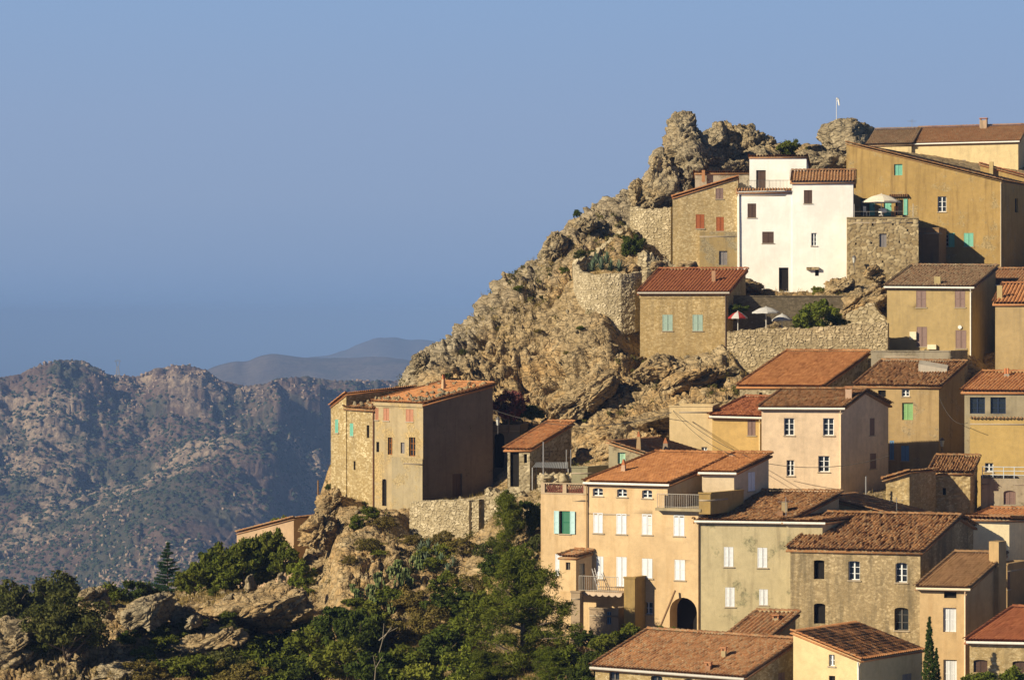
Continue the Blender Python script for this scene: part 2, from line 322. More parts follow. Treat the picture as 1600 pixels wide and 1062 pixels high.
# px, py, distance, roughness (m), grassiness
TP = [
 (-150,1080,178,.5,.3),(0,1015,180,.8,.1),(60,985,186,.9,.1),(150,955,194,.9,.1),(225,975,189,.6,.4),(300,925,200,.6,.5),(370,897,205,.5,.5),(440,872,208,.5,.6),(480,832,212,.7,.2),(400,888,214,.3,.5),(440,872,216,.3,.5),(510,785,215,.8,.1),(520,762,219,.8,.1),
 (0,1062,176,.8,.2),(150,1062,178,.6,.6),(300,1062,178,.6,.3),(450,1062,178,.4,.6),(600,1062,178,.3,.6),(740,1062,172,.3,.6),(850,1062,164,.3,.6),(930,1062,160,.2,.5),(1240,1062,155,.1,.5),(1440,1062,155,.1,.5),(1700,1062,155,.1,.5),
 (80,1010,180,.7,.2),(200,1020,183,.7,.3),(300,990,188,.9,.0),(380,950,193,1.0,.0),(440,920,197,1.0,.0),(330,940,193,.9,.1),(450,980,189,.7,.3),(520,920,197,.9,.1),(560,890,199,.9,.2),(480,880,202,.8,.2),(540,840,207,.9,.1),(600,830,207,.8,.2),(560,800,212,.8,.0),
 (620,860,204,.8,.3),(700,850,204,.7,.3),(740,860,201,.6,.3),(700,905,198,.6,.3),(650,950,193,.4,.6),(700,980,189,.3,.6),(800,960,183,.3,.6),(860,1000,173,.2,.5),(800,850,197,.4,.5),(790,900,190,.4,.5),(840,900,184,.4,.5),
 (-150,1010,210,.4,.4),(0,975,232,.3,.5),(130,962,228,.3,.4),(250,942,224,.3,.4),(60,1000,205,.4,.4),(330,920,220,.4,.4),(420,880,224,.4,.4),(500,825,226,.3,.3),
 
 (1000,740,193,.1,.3),(1100,740,193,.1,.3),(1190,800,185,.1,.2),(1317,775,193,.1,.2),(1400,750,199,.1,.2),(1500,765,196,.1,.2),(1600,800,190,.1,.2),(1440,860,178,.1,.2),(1600,880,178,.1,.2),
 (920,760,196,.3,.3),(880,765,199,.3,.3),(845,775,200,.3,.3),(800,790,201,.4,.3),(760,795,203,.3,.3),(720,778,208,.1,.3),(665,785,210,.1,.3),
 (770,775,213,.1,.3),(800,765,213,.1,.2),(780,740,219,.1,.2),(760,760,220,.1,.2),(700,790,219,.1,.2),(583,800,217,.3,.2),(600,790,222,.3,.2),(530,770,226,.3,.2),
 (890,735,206,.3,.1),(950,720,203,.3,.1),(1000,700,202,.3,.1),(1050,710,200,.1,.1),(1110,705,202,.1,.1),
 (1150,630,212,.3,.1),(1180,606,214.6,.1,.1),(1230,608,213.6,.1,.1),(1300,605,212.6,.1,.1),(1370,600,211.6,.1,.1),(1385,600,209,.1,.2),(1500,590,209,.1,.2),(1600,590,206,.1,.2),(1340,750,201,.1,.2),(1440,752,200,.1,.2),(1500,720,201,.1,.2),(1420,745,208,.1,.2),(1500,690,206,.1,.2),
 (1000,568,227,.4,.1),(1060,562,226,.4,.1),(1132,560,224,.3,.1),(1060,560,233,.2,.1),(1155,590,216.5,.3,.2),(1120,600,216,.8,.0),
 (1145,522,220,.1,.2),(1200,519,224,.1,.2),(1300,519,224,.1,.2),(1380,519,221,.1,.2),(1250,535,230,.1,.2),
 (1150,470,232,.1,.3),(1250,467,234,.1,.3),(1200,450,238,.2,.5),(1280,452,238,.2,.5),(1320,445,236,.5,.1),(1370,460,233,.6,.0),(1435,440,236,.2,.1),(1560,425,246,.1,.2),(1600,425,246,.1,.2),(1400,520,222,.1,.2),(1600,500,222,.1,.2),
 (1090,425,238,.3,.2),(1050,425,239,.3,.2),(1000,440,237,.2,.2),(1000,455,232,.3,.2),(1135,455,234,.3,.2),
 (900,482,235,.5,.1),(950,488,232,.5,.1),(990,480,233,.5,.1),(900,425,241,.2,.3),(940,418,243,.1,.5),(985,418,243,.1,.5),(940,400,246,.1,.5),
 (1000,385,246,.3,.2),(1040,372,246,.3,.2),(1045,330,252,.3,.2),(1000,330,254,.3,.2),(985,310,257,.9,.1),
 (1110,300,258,.5,.1),(1172,285,260,.3,.1),(1250,245,266,.4,.1),(1323,230,266,.3,.1),(1400,246,275,.1,.2),(1600,262,285,.1,.2),(1450,424,251,.1,.2),(1500,427,254,.1,.2),(1400,420,260,.1,.2),(1560,430,258,.1,.2),(1620,430,258,.1,.2),(1480,425,246,.1,.2),(1323,400,242,.2,.2),(1160,442,241,.2,.2),(1240,458,240,.2,.2),(1200,455,246,.1,.2),(1330,447,238,.2,.1),
 (630,625,232,.8,.0),(645,600,236,.9,.0),(655,568,238,.9,.0),(700,528,242,1.0,.1),(740,488,245,1.0,.1),(770,455,247,1.0,.1),(800,425,249,1.1,.1),(830,403,250,1.0,.2),(880,372,252,1.0,.2),(895,345,254,1.1,.1),(930,325,256,1.1,.1),(960,305,258,1.1,.0),(1000,290,260,1.1,.0),(1030,270,262,1.0,.0),
 (1060,250,264,.8,.0),(1120,240,267,.8,.0),(1190,235,270,.8,.0),(1240,235,270,.5,.1),
 (700,590,232,1.0,.1),(740,560,236,1.0,.1),(760,650,226,.9,.0),(720,640,228,.9,.0),(800,500,240,1.0,.4),(800,600,231,1.2,.0),(800,690,222,.7,.0),(850,550,235,1.2,.0),(850,640,227,1.2,.0),(850,690,219,.8,.0),(880,450,243,.9,.4),
 (900,560,230,1.2,.0),(900,640,222,1.3,.0),(900,700,213,.7,.0),(960,520,230,1.0,.0),(960,600,223,1.4,.0),(960,670,213,1.0,.0),(1020,640,215,1.3,.0),(1020,695,206,.5,.0),(1060,600,217,1.4,.0),(1090,630,211,1.0,.0),(1130,640,208,.6,.0),
 (860,400,248,1.0,.5),(900,400,246,1.0,.3),(920,370,250,1.0,.2),(960,350,252,.9,.2),(980,375,248,.6,.2),(840,450,245,1.0,.4),(750,520,239,1.0,.3),(780,470,243,1.0,.4),(840,500,240,1.0,.3),
]
P3 = []
for px, D, z in ((860,178,-22.6),(930,176,-23.2),(930,183,-22),(1000,168,-23.6),(1000,178,-22.8),(1000,186,-20),(1070,172,-23.4),(1070,180,-22.6),(1150,170,-23.4),(1150,178,-22),(1235,166,-23),(1280,176,-21),(1350,166,-23.2),(1350,174,-21),(1440,163,-23.6),(1500,168,-22.5),(1600,163,-22.5),(930,165,-24.6),(1100,163,-24.4),(1400,158,-24.2),(900,170,-23.6)):
    P3.append(((px - CX) / F * D, D, z, .08, .4))
for px, py, D, a, g in TP:
    p = PX(px, py, D); P3.append((p.x, p.y, p.z, a, g))
ridge = [(-150,1000,185),(0,985,200),(150,955,205),(300,925,212),(440,875,214),(520,762,222),(640,625,240),(655,560,242),(740,480,250),(830,400,255),(920,335,262),(1000,285,268),(1100,235,278),(1190,235,282)]
for px, py, D in ridge[6:]:
    for dd, dz in ((12, -5), (45, -38), (100, -80), (180, -120)):
        p = PX(px, py, D); k = (p.y + dd) / p.y; P3.append((p.x * k, p.y + dd, p.z + dz, 1.0, .2))
for px, py, D in ridge[:6]:
    for dd, dz in ((50, -14), (110, -50), (200, -110)):
        p = PX(px, py, D); k = (p.y + dd) / p.y; P3.append((p.x * k, p.y + dd, p.z + dz, .5, .5))
for px in (1320, 1480, 1700):
    for D, z in ((310, 15), (350, 4), (450, -60)): P3.append(((px - CX) / F * D, D, z, .3, .4))
for px in (-200, 200, 600, 1000, 1400, 1800):
    P3.append(((px - CX) / F * 130, 130, -38, .3, .5)); P3.append(((px - CX) / F * 80, 80, -48, .3, .5))
P3 = np.array(P3)
cols = np.linspace(-260, 1860, 860); rows = np.concatenate([np.linspace(70, 150, 30)[:-1], np.linspace(150, 200, 170)[:-1], np.linspace(200, 275, 340)[:-1], np.linspace(275, 470, 110)])
CC, DD = np.meshgrid(cols, rows, indexing='ij'); XX = (CC - CX) / F * DD
o = rbf(P3[:, :2], P3[:, 2:], np.stack([XX.ravel(), DD.ravel()], 1), 0.6)
nc_, nr_ = CC.shape; Z0 = o[:, 0].reshape(nc_, nr_); AM = np.clip(o[:, 1], 0.03, 1.5).reshape(nc_, nr_); GR = np.clip(o[:, 2], 0, .8).reshape(nc_, nr_)
def rockdisp(P, A, seed=0, s=1.0):
    """displacement amount along the normal: tilted faceted blocks, joints and fine grain"""
    c, sn = cos(R(36)), sin(R(36))
    q = np.stack([(P[:, 0] * c + P[:, 2] * sn) * 0.36, P[:, 1] * 0.75, (-P[:, 0] * sn + P[:, 2] * c) * 1.25], 1) * s
    q = q + .8 * (np.stack([vnoise(q * .4 + 3, seed), vnoise(q * .4 + 9, seed + 1), vnoise(q * .4 + 20, seed + 2)], 1) - .5) + .3 * (np.stack([vnoise(q * 1.7 + 3, seed), vnoise(q * 1.7 + 9, seed + 1), vnoise(q * 1.7 + 20, seed + 2)], 1) - .5)
    d = 0
    for f, a0, t0, g0 in ((0.16, 1.2, 1.6, .7), (0.45, .9, 1.3, .4), (1.2, .42, .7, .18), (3.0, .14, .30, .0)):
        a, b, idd, v = worley(q * f + 5 * f, seed + int(f * 100)); tx = idd * 37 % 1 - .5; ty = idd * 91 % 1 - .5; tz = idd * 53 % 1 - .5
        d = d + a0 * (idd - .5) + t0 * (v[:, 0] * tx + v[:, 1] * ty + v[:, 2] * tz)
        if g0: d = d - g0 * np.exp(-((b - a) / .06) ** 2)
    n = fbm(q * 3.4, 4, seed + 31, .7) - .5; d = d + 0.8 * n + 1.0 * (fbm(q * .4, 3, seed + 40) - .5)
    r = np.abs(fbm(q * .9 + 30, 4, seed + 50, .6) - .5); d = d - .8 * np.exp(-(r / .025) ** 2); h_ = vnoise(q * 1.1 + 70, seed + 60); d = d - 1.6 * np.clip((h_ - .74) / .12, 0, 1)
    return d * A
gx = np.gradient(Z0, axis=0) / np.maximum(np.gradient(XX, axis=0), 1e-6); gy = np.gradient(Z0, axis=1) / np.gradient(DD, axis=1)
nn = np.stack([-gx, -gy, np.ones_like(gx)], 2); nn /= np.linalg.norm(nn, axis=2, keepdims=True)
PT = np.stack([XX, DD, Z0], 2).reshape(-1, 3); NNf = nn.reshape(-1, 3); sel = AM.ravel() > 0.06
dsp = np.zeros(len(PT)); dsp[sel] = rockdisp(PT[sel], AM.ravel()[sel] * 1.12 * (0.38 + 0.62 * np.clip((1 - NNf[sel, 2]) / .22, 0, 1))); dsp[~sel] = 0.25 * (fbm(PT[~sel] * .5, 3, 2) - .5)
PT2 = PT + NNf * dsp[:, None]
for prof, lo, hi, c0, c1 in (([(640,575),(650,560),(665,542),(700,522),(715,508),(740,487),(757,470),(783,448),(792,430),(812,428),(830,412),(850,398),(870,378),(880,362),(895,347),(915,338),(930,325),(950,314),(970,303),(990,295),(1005,290)], 222, 238, 640, 1005),
                             ([(-100,1005),(0,1000),(40,975),(100,950),(150,935),(190,935),(230,940),(280,918),(330,903),(370,888),(420,866),(460,846),(490,812),(512,785)], 176, 186, -100, 512)):
    Zg = PT2[:, 2].reshape(nc_, nr_); Yg = PT2[:, 1].reshape(nc_, nr_)
    for _ in range(3):
        py_ = HY - F * Zg / Yg; sil = py_.min(1); want = np.interp(cols, [p[0] for p in prof], [p[1] for p in prof]); dlt = np.clip(want - sil, -60, 60)
        dlt = dlt * np.clip((cols - c0) / 15 + .5, 0, 1) * np.clip((c1 - cols) / 15 + .5, 0, 1); kk = 5; dlt = np.convolve(np.pad(dlt, kk, 'edge'), np.ones(2 * kk + 1) / (2 * kk + 1), 'valid')
        wgt = np.clip((rows - lo) / (hi - lo), 0, 1)[None]; Zg -= dlt[:, None] / F * Yg * wgt
    PT2[:, 2] = Zg.ravel()
TPX = (CX + F * PT2[:, 0] / PT2[:, 1]).reshape(nc_, nr_); TPY = (HY - F * PT2[:, 2] / PT2[:, 1]).reshape(nc_, nr_)
i, j = np.meshgrid(np.arange(nc_ - 1), np.arange(nr_ - 1), indexing='ij'); a = (i * nr_ + j).ravel()
GY = PT2.reshape(nc_, nr_, 3); py_ = HY - F * GY[:, :, 2] / GY[:, :, 1]; sil = py_.min(1)[:, None]
GREY = np.clip(1 - (py_ - sil - 25) / 70, 0, 1) * (cols[:, None] > 560) * np.clip((1100 - cols[:, None]) / 60, 0, 1) * .75
GREY = np.clip(GREY + .8 * (fbm(PT2 * .12, 3, 91) - .5).reshape(nc_, nr_), 0, .85) * (cols[:, None] > 560)
hill = mesh_obj('hillside', PT2, np.stack([a, a + nr_, a + nr_ + 1, a + 1], 1), ROCK, attrs={'grey': GREY.ravel(), 'grass': np.clip(GR.ravel() * 0.85 + 0.12 * (NNf[:, 2] - .75), 0, 1)}, smooth=False)
tag(hill, kind='structure')
def carve(boxes):
    """lower the ground at the foot of the houses: (corner, Uf, Us, W, L, foot height)"""
    global TPY
    x_, y_ = PT2[:, 0], PT2[:, 1]
    for C_, U_, S_, W_, L_, zf in boxes:
        det = U_.x * S_.y - U_.y * S_.x; rx, ry = x_ - C_.x, y_ - C_.y; a_ = (rx * S_.y - ry * S_.x) / det; q_ = (U_.x * ry - U_.y * rx) / det; s_ = -a_
        d_ = np.maximum(np.maximum(-s_ - .6, s_ - W_ - .6), np.maximum(-q_ - 3.0, q_ - L_ + 1)); d_ = np.maximum(d_, 0); lim = zf - .25 + 1.1 * d_ + .25 * np.sin(x_ * 3.1) * np.sin(y_ * 2.3)
        k_ = d_ < 8; PT2[k_, 2] = np.minimum(PT2[k_, 2], lim[k_])
    me = hill.data; me.vertices.foreach_set('co', PT2.astype(np.float32).ravel()); me.update(); TPY = (HY - F * PT2[:, 2] / PT2[:, 1]).reshape(nc_, nr_)
def ground(px, py, Dmin=0, Dmax=1e9):
    """where the sight line through (px,py) first meets the hillside"""
    c = int(np.clip(np.searchsorted(cols, px), 1, nc_ - 2)); col = TPY[c]; ok = np.nonzero((col <= py) & (rows > Dmin))[0]
    if len(ok) == 0: k = nr_ - 1
    else: k = ok[0]
    p = PT2.reshape(nc_, nr_, 3)[c, k]; return Vector(p)
def gz(x, y):
    c = np.clip(np.searchsorted(cols, CX + F * x / y), 1, nc_ - 2); r = np.clip(np.searchsorted(rows, y), 0, nr_ - 1); return PT2.reshape(nc_, nr_, 3)[c, r, 2]

# ---------------------------------------------------------------- single rocks
def icos(sub):
    import bmesh
    bm = bmesh.new(); bmesh.ops.create_icosphere(bm, subdivisions=sub, radius=1); v = np.array([tuple(x.co) for x in bm.verts]); f = np.array([[q.index for q in x.verts] for x in bm.faces]); bm.free(); return v, f
ICO = {k: icos(k) for k in (2, 3, 4, 6, 7)}
def rock(name, label, cat, px, pyc, w, h, D, dep, seed, sub=6, A=.35, lean=0.0, mat=None, group=None, power=0.7, sink=0, taper=0.0):
    """rock centred on a pixel, w and h in pixels, dep in metres"""
    v, f = ICO[sub]; c = PX(px, pyc, D); k = D / F; sgn = np.sign(v) * np.abs(v) ** power; sgn = sgn / np.maximum(np.abs(sgn).max(), 1)
    P = sgn * np.array([w / 2 * k, dep / 2, h / 2 * k]); P = P + np.array(c)
    nrm = v / np.linalg.norm(v, axis=1, keepdims=True); s = 1.0 if max(w, h) * k > 4 else 2.2
    rs = np.random.RandomState(seed * 13 + 1); hs = np.array([w / 2 * k, dep / 2, h / 2 * k]); Q_ = (P - np.array(c)) / hs
    for _ in range(16):
        n_ = rs.randn(3); n_ /= np.linalg.norm(n_); dd_ = rs.uniform(.55, .88); e_ = Q_ @ n_ - dd_; Q_ = Q_ - np.maximum(e_, 0)[:, None] * n_ * .92
    if taper: Q_[:, :2] *= (1 - taper * np.clip((Q_[:, 2:3] + .2), 0, 1.2))
    Q_ /= np.abs(Q_).max(0); P = Q_ * hs; P[:, 0] += P[:, 2] * lean; P += np.array(c)
    P = P + nrm * rockdisp(P, np.full(len(P), A), seed, s)[:, None]
    o = mesh_obj(name, P, f, mat or ROCKG, loc=(c.x, c.y, P[:, 2].min())); tag(o, label, cat, group); return o
# ================================================================= sea, far hills, air
def grid_faces(a, b):
    i, j = np.meshgrid(np.arange(a - 1), np.arange(b - 1), indexing='ij'); k = (i * b + j).ravel(); return np.stack([k, k + b, k + b + 1, k + 1], 1)
sm, nt, b = newmat('sea_water', 0.25); b.inputs['Base Color'].default_value = (0.012, 0.035, 0.07, 1)
sm_o = mesh_obj('sea', [(-60000, 3500, -550), (60000, 3500, -550), (60000, 90000, -550), (-60000, 90000, -550)], [(0, 1, 2, 3)], sm); tag(sm_o, kind='structure')
def hillmat(name, rockc, lightc, bush, brown, sc_):
    m, nt, b = newmat(name, .95); v = coords(nt)
    n1 = noise(nt, v, .009 * sc_, 6, .65); n2 = noise(nt, v, .14 * sc_, 6, .8); n3 = noise(nt, v, .005 * sc_, 5, .6)
    col = mix(nt, ramp(nt, n3, [(.46, 0), (.54, 1)]), rockc, brown)
    col = mix(nt, ramp(nt, n2, [(.46, 0), (.56, .9)]), col, lightc)
    col = mix(nt, ramp(nt, n2, [(.34, .9), (.44, 0)]), col, bush)
    col = mix(nt, ramp(nt, n3, [(.47, 0), (.53, .8)]), col, brown)
    col = mix(nt, ramp(nt, n1, [(.50, 0), (.57, .75)]), col, sc3(bush, 1.25))
    nt.links.new(col, b.inputs['Base Color']); bump(nt, b, n2, 4 / sc_, .8); return m
# near range: px,py,D
NP = [(-300,600,3050),(-60,592,3000),(0,590,3000),(30,585,3000),(60,570,3020),(95,562,3020),(130,563,3020),(150,572,3000),(170,586,3000),(215,588,3000),(245,575,3000),(275,570,3000),(305,573,3000),(322,577,3000),(345,594,2990),(380,602,2980),(410,600,2960),(440,590,2960),(480,588,3000),(520,594,3030),(560,600,3060),(620,606,3100),(720,620,3150),(900,640,3200),(1100,650,3200),(1700,660,3200),
 (-100,700,2850),(0,680,2850),(60,650,2880),(110,640,2900),(60,720,2790),(150,680,2860),(220,660,2900),(280,650,2900),(230,740,2780),(330,650,2920),(150,780,2680),(40,800,2650),
 (400,640,2800),(360,680,2720),(330,720,2640),(290,770,2540),(250,820,2460),(440,640,2840),(430,700,2720),(420,760,2620),(410,820,2540),
 (470,650,2960),(500,680,2980),(480,740,2880),(500,800,2780),(460,850,2650),(520,760,2900),(600,760,2850),(560,690,3000),
 (-200,900,2480),(0,900,2470),(150,900,2430),(300,900,2380),(450,920,2450),(600,930,2500),(800,930,2550),(1700,930,2550),(-300,760,2720)]
Q = np.array([[*PX(a, b2, c)] for a, b2, c in NP])
extra = []
for x in range(-400, 1900, 250):
    for D, z in ((1900, -330), (1300, -340), (3500, -200), (4300, -420), (5000, -480)): extra.append(((x - CX) / F * D, D, z))
for x in range(-400, 1900, 300): extra.append(((x - CX) / F * 520, 520, -190)); 
Q = np.concatenate([Q, np.array(extra)])
c2 = np.linspace(-420, 1300, 860); r2 = np.concatenate([np.linspace(460, 2300, 60)[:-1], np.linspace(2300, 3150, 330)[:-1], np.linspace(3150, 5000, 30)])
C2, D2 = np.meshgrid(c2, r2, indexing='ij'); X2 = (C2 - CX) / F * D2
zz = rbf(Q[:, :2], Q[:, 2:], np.stack([X2.ravel(), D2.ravel()], 1), 0.0)[:, 0]
pp = np.stack([X2.ravel(), D2.ravel(), zz], 1); near = (D2.ravel() > 2250) & (D2.ravel() < 3250)
q = pp[near] * np.array([1, 1, 1.3])
a1, b1, i1, v1 = worley(q / 55, 3); a3, b3, i3, v3 = worley(q / 16, 8); rg = 1 - np.abs(2 * fbm(q / 150, 4, 61) - 1)
d = 20 * (rg - .75) + 12 * (i1 - .5) + 12 * (.6 - a1) + 5.5 * (i3 - .5) + 3 * (.5 - a3) + 9 * (fbm(q / 22, 4, 51, .65) - .5) * 2
crestfade = 1.0
d = d - d.mean() - 9; pp[near, 2] += d * np.clip((D2.ravel()[near] - 2250) / 120, 0, 1) * (.55 + .4 * np.clip((D2.ravel()[near] - 2550) / 200, 0, 1))
fl = (pp[:, 2].reshape(len(c2), len(r2))); yy = pp[:, 1].reshape(len(c2), len(r2)); cp = [(a, b2) for a, b2, c in NP[1:20]]; want = np.interp(c2, [a for a, b_ in cp], [b_ for a, b_ in cp])
want = want - 3.0 * (fbm(np.stack([c2 / 9, c2 * 0, c2 * 0], 1), 4, 3, .7) - .5) * 2
for _ in range(3):
    sil = (HY - F * fl / yy).min(1); dl = np.convolve(np.pad(want - sil, 2, 'edge'), np.ones(5) / 5, 'valid'); wg = np.clip((r2 - 2700) / 230, 0, 1)[None]; fl = fl - dl[:, None] / F * yy * wg
pp[:, 2] = fl.ravel()
MNT = hillmat('maquis_and_rock', (0.18, 0.135, 0.10), (0.36, 0.28, 0.20), (0.036, 0.044, 0.026), (0.10, 0.066, 0.052), 1.0)
mo_ = mesh_obj('mountain', pp, grid_faces(len(c2), len(r2)), MNT); tag(mo_, kind='structure')
# scattered maquis bushes on the near range
M = 26000; rr = np.random.RandomState(4); ci = rr.randint(0, len(c2) - 330, M); ri = 60 + rr.randint(0, 320, M); pts = pp.reshape(len(c2), len(r2), 3)[ci, ri]
dens = fbm(pts / 170, 4, 77, .6); keep = rr.rand(M) < np.clip((dens - .44) * 9, .04, 1); pts = pts[keep]; v, f = ICO[2]
sz = rr.uniform(.7, 2.0, len(pts)); sh = 1 + .35 * rr.randn(12, len(v), 1); pat = v[None] * sh * np.array([1.2, 1.2, .8])
allv = (pts[:, None] + pat[rr.randint(0, 12, len(pts))] * sz[:, None, None]).reshape(-1, 3); allf = (f[None] + (np.arange(len(pts)) * len(v))[:, None, None]).reshape(-1, 3)
bm_, nt, b = newmat('maquis_bushes', .95); b.inputs['Base Color'].default_value = (0.035, 0.05, 0.022, 1)
tag(mesh_obj('maquis_scrub', allv, allf, bm_), 'dark green maquis bushes scattered over the distant rocky mountain', 'scrub', kind='stuff')
M = 14000; ci = rr.randint(0, len(c2) - 330, M); ri = 60 + rr.randint(0, 320, M); pts = pp.reshape(len(c2), len(r2), 3)[ci, ri]
dens = fbm(pts / 150 + 40, 4, 177, .65); keep = rr.rand(M) < np.clip((dens - .48) * 10, .02, 1); pts = pts[keep]; sz = rr.uniform(.6, 2.0, len(pts)) ** 1.25; pat = v[None] * (1 + .35 * rr.randn(12, len(v), 1)) * rr.uniform(.5, 1.2, (12, 1, 3))
allv = (pts[:, None] + pat[rr.randint(0, 12, len(pts))] * sz[:, None, None]).reshape(-1, 3); allf = (f[None] + (np.arange(len(pts)) * len(v))[:, None, None]).reshape(-1, 3)
br_, nt, b = newmat('far_granite', .95); b.inputs['Base Color'].default_value = (0.27, 0.20, 0.145, 1)
tag(mesh_obj('mountain_rocks', allv, allf, br_), 'pale granite blocks scattered over the distant mountain', 'rocks', kind='stuff')
# smooth further ranges
def far_range(name, prof, D, depth, foot, seed):
    xs = np.linspace(prof[0][0], prof[-1][0], 420); ys = np.interp(xs, [p[0] for p in prof], [p[1] for p in prof]); n = 60; V = []
    ys = np.convolve(np.pad(ys, 4, 'edge'), np.ones(9) / 9, 'valid')
    for k in range(n):
        t = k / (n - 1.0); Dk = D + depth * (t * 2 - 1); e = cos((t * 2 - 1) * math.pi / 2)
        z = (HY - ys) / F * D; x = (xs - CX) / F * Dk
        V.append(np.stack([x, x * 0 + Dk, foot + (z - foot) * (e if e > 0 else 0)], 1))
    V = np.stack(V, 1).reshape(-1, 3); V[:, 2] += (fbm(V / (D * .02), 5, seed) - .5) * D * .0030
    m = hillmat(name + '_ground', (0.11, 0.085, 0.068), (0.17, 0.135, 0.10), (0.05, 0.048, 0.032), (0.085, 0.066, 0.055), .3)
    tag(mesh_obj(name, V, grid_faces(420, n), m, smooth=True), kind='structure')
far_range('hills', [(150, 640), (320, 579), (345, 568), (368, 563), (385, 566), (405, 556), (425, 552), (445, 555), (470, 560), (510, 562), (560, 560), (600, 558), (630, 560), (660, 566), (720, 575), (850, 580), (1100, 600)], 7000, 1500, -550, 5)
far_range('coastal_hill', [(400, 600), (478, 560), (520, 553), (545, 547), (560, 539), (590, 528), (612, 528), (640, 533), (660, 531), (680, 534), (760, 550), (900, 560), (1100, 590)], 11000, 1600, -550, 9)
# the air
hz = bpy.data.materials.new('sea_haze'); hz.use_nodes = True; nt = hz.node_tree; nt.nodes.clear(); ho = N(nt, 'ShaderNodeOutputMaterial'); pv = N(nt, 'ShaderNodeVolumePrincipled')
pv.inputs['Color'].default_value = (0.275, 0.455, 0.88, 1); pv.inputs['Density'].default_value = 1.02e-4; pv.inputs['Anisotropy'].default_value = -0.25
nt.links.new(pv.outputs[0], ho.inputs['Volume'])
x0, x1, y0, y1, z0_, z1_ = -62000, 62000, -300, 91000, -552, 40
Vh = [(x0, y0, z0_), (x1, y0, z0_), (x1, y1, z0_), (x0, y1, z0_), (x0, y0, z1_), (x1, y0, z1_), (x1, y1, z1_), (x0, y1, z1_)]
tag(mesh_obj('haze', Vh, [(0, 3, 2, 1), (4, 5, 6, 7), (0, 1, 5, 4), (1, 2, 6, 5), (2, 3, 7, 6), (3, 0, 4, 7)], hz), 'blue sea haze over the distant hills and coast', 'haze', kind='stuff')
# ================================================================= house builder
def wall_panel(V, Fc, att, fr, u0, u1, zb, top, holes=(), res=0.6, amp=0.0, cell=0.3, seed=0, kinks=(), off=0.0):
    """grid of quads with rectangular holes; top(u) is the upper edge"""
    zt = max(top(u) for u in [u0, u1] + list(kinks))
    us = {round(u0, 4), round(u1, 4)} | {round(k, 4) for k in kinks if u0 < k < u1}; zs = {round(zb, 4), round(zt, 4)}
    for h in holes: us |= {round(h[0], 4), round(h[1], 4)}; zs |= {round(h[2], 4), round(h[3], 4)}
    def dens(a):
        a = sorted(a); o = []
        for x, y in zip(a[:-1], a[1:]):
            n = max(1, int(math.ceil((y - x) / res))); o += [x + (y - x) * k / n for k in range(n)]
        return np.array(o + [a[-1]])
    us = dens([u for u in us if u0 - 1e-4 <= u <= u1 + 1e-4]); zs = dens([z for z in zs if zb - 1e-4 <= z <= zt + 1e-4])
    nu, nz = len(us), len(zs); tp = np.array([top(u) for u in us])
    UU, ZZ = np.meshgrid(us, zs, indexing='ij'); ZC = np.minimum(ZZ, tp[:, None])
    cu = 0.5 * (us[1:] + us[:-1]); cz = 0.5 * (zs[1:] + zs[:-1]); M = np.ones((nu - 1, nz - 1), bool)
    M &= ~((ZC[:-1, :-1] >= ZZ[:-1, 1:] * 0 + tp[:-1, None] - 1e-5) & (ZC[1:, :-1] >= tp[1:, None] - 1e-5))
    for h in holes: M &= ~((cu[:, None] > h[0]) & (cu[:, None] < h[1]) & (cz[None] > h[2]) & (cz[None] < h[3]))
    d = np.zeros(UU.shape); rnd = np.zeros(UU.shape); mo = np.zeros(UU.shape)
    if amp > 0:
        q = np.stack([UU.ravel() / cell * 0.8 + 3.1 * seed, ZC.ravel() / cell * 1.25 + 0.3 * np.sin(UU.ravel())], 1)
        q = q + (np.stack([vnoise(np.stack([q[:, 0], q[:, 1], q[:, 0] * 0], 1), 5), vnoise(np.stack([q[:, 0], q[:, 1], q[:, 0] * 0 + 9], 1), 6)], 1) - 0.5) * 0.7
        a, b2, idd = worley2(q, seed); e = np.clip((b2 - a) / 0.30, 0, 1)
        d = (amp * (np.sqrt(e) - 0.75 + 0.9 * (idd - 0.5) * e)).reshape(UU.shape); rnd = idd.reshape(UU.shape); mo = (1 - np.clip((b2 - a) / 0.16, 0, 1)).reshape(UU.shape)
    w = (vnoise(np.stack([UU.ravel() * 0.5 + fr.O.x, ZC.ravel() * 0.5, UU.ravel() * 0 + fr.O.y], 1), 3) - 0.5).reshape(UU.shape) * 0.04
    w[0] = 0; w[-1] = 0; d = d + w
    for h in holes:
        on = (UU >= h[0] - 1e-3) & (UU <= h[1] + 1e-3) & (ZZ >= h[2] - 1e-3) & (ZZ <= h[3] + 1e-3); d[on] = 0
    d = d + off
    P = np.array(fr.O)[None] + np.outer(UU.ravel(), np.array(fr.U)) + np.outer(d.ravel(), np.array(fr.N)); P[:, 2] = ZC.ravel()
    base = sum(len(x) for x in V); V.append(P); att.append(np.stack([rnd.ravel(), mo.ravel()], 1))
    I, J = np.nonzero(M); a = I * nz + J
    Fc.append(np.stack([a, a + nz, a + nz + 1, a + 1], 1) + base)
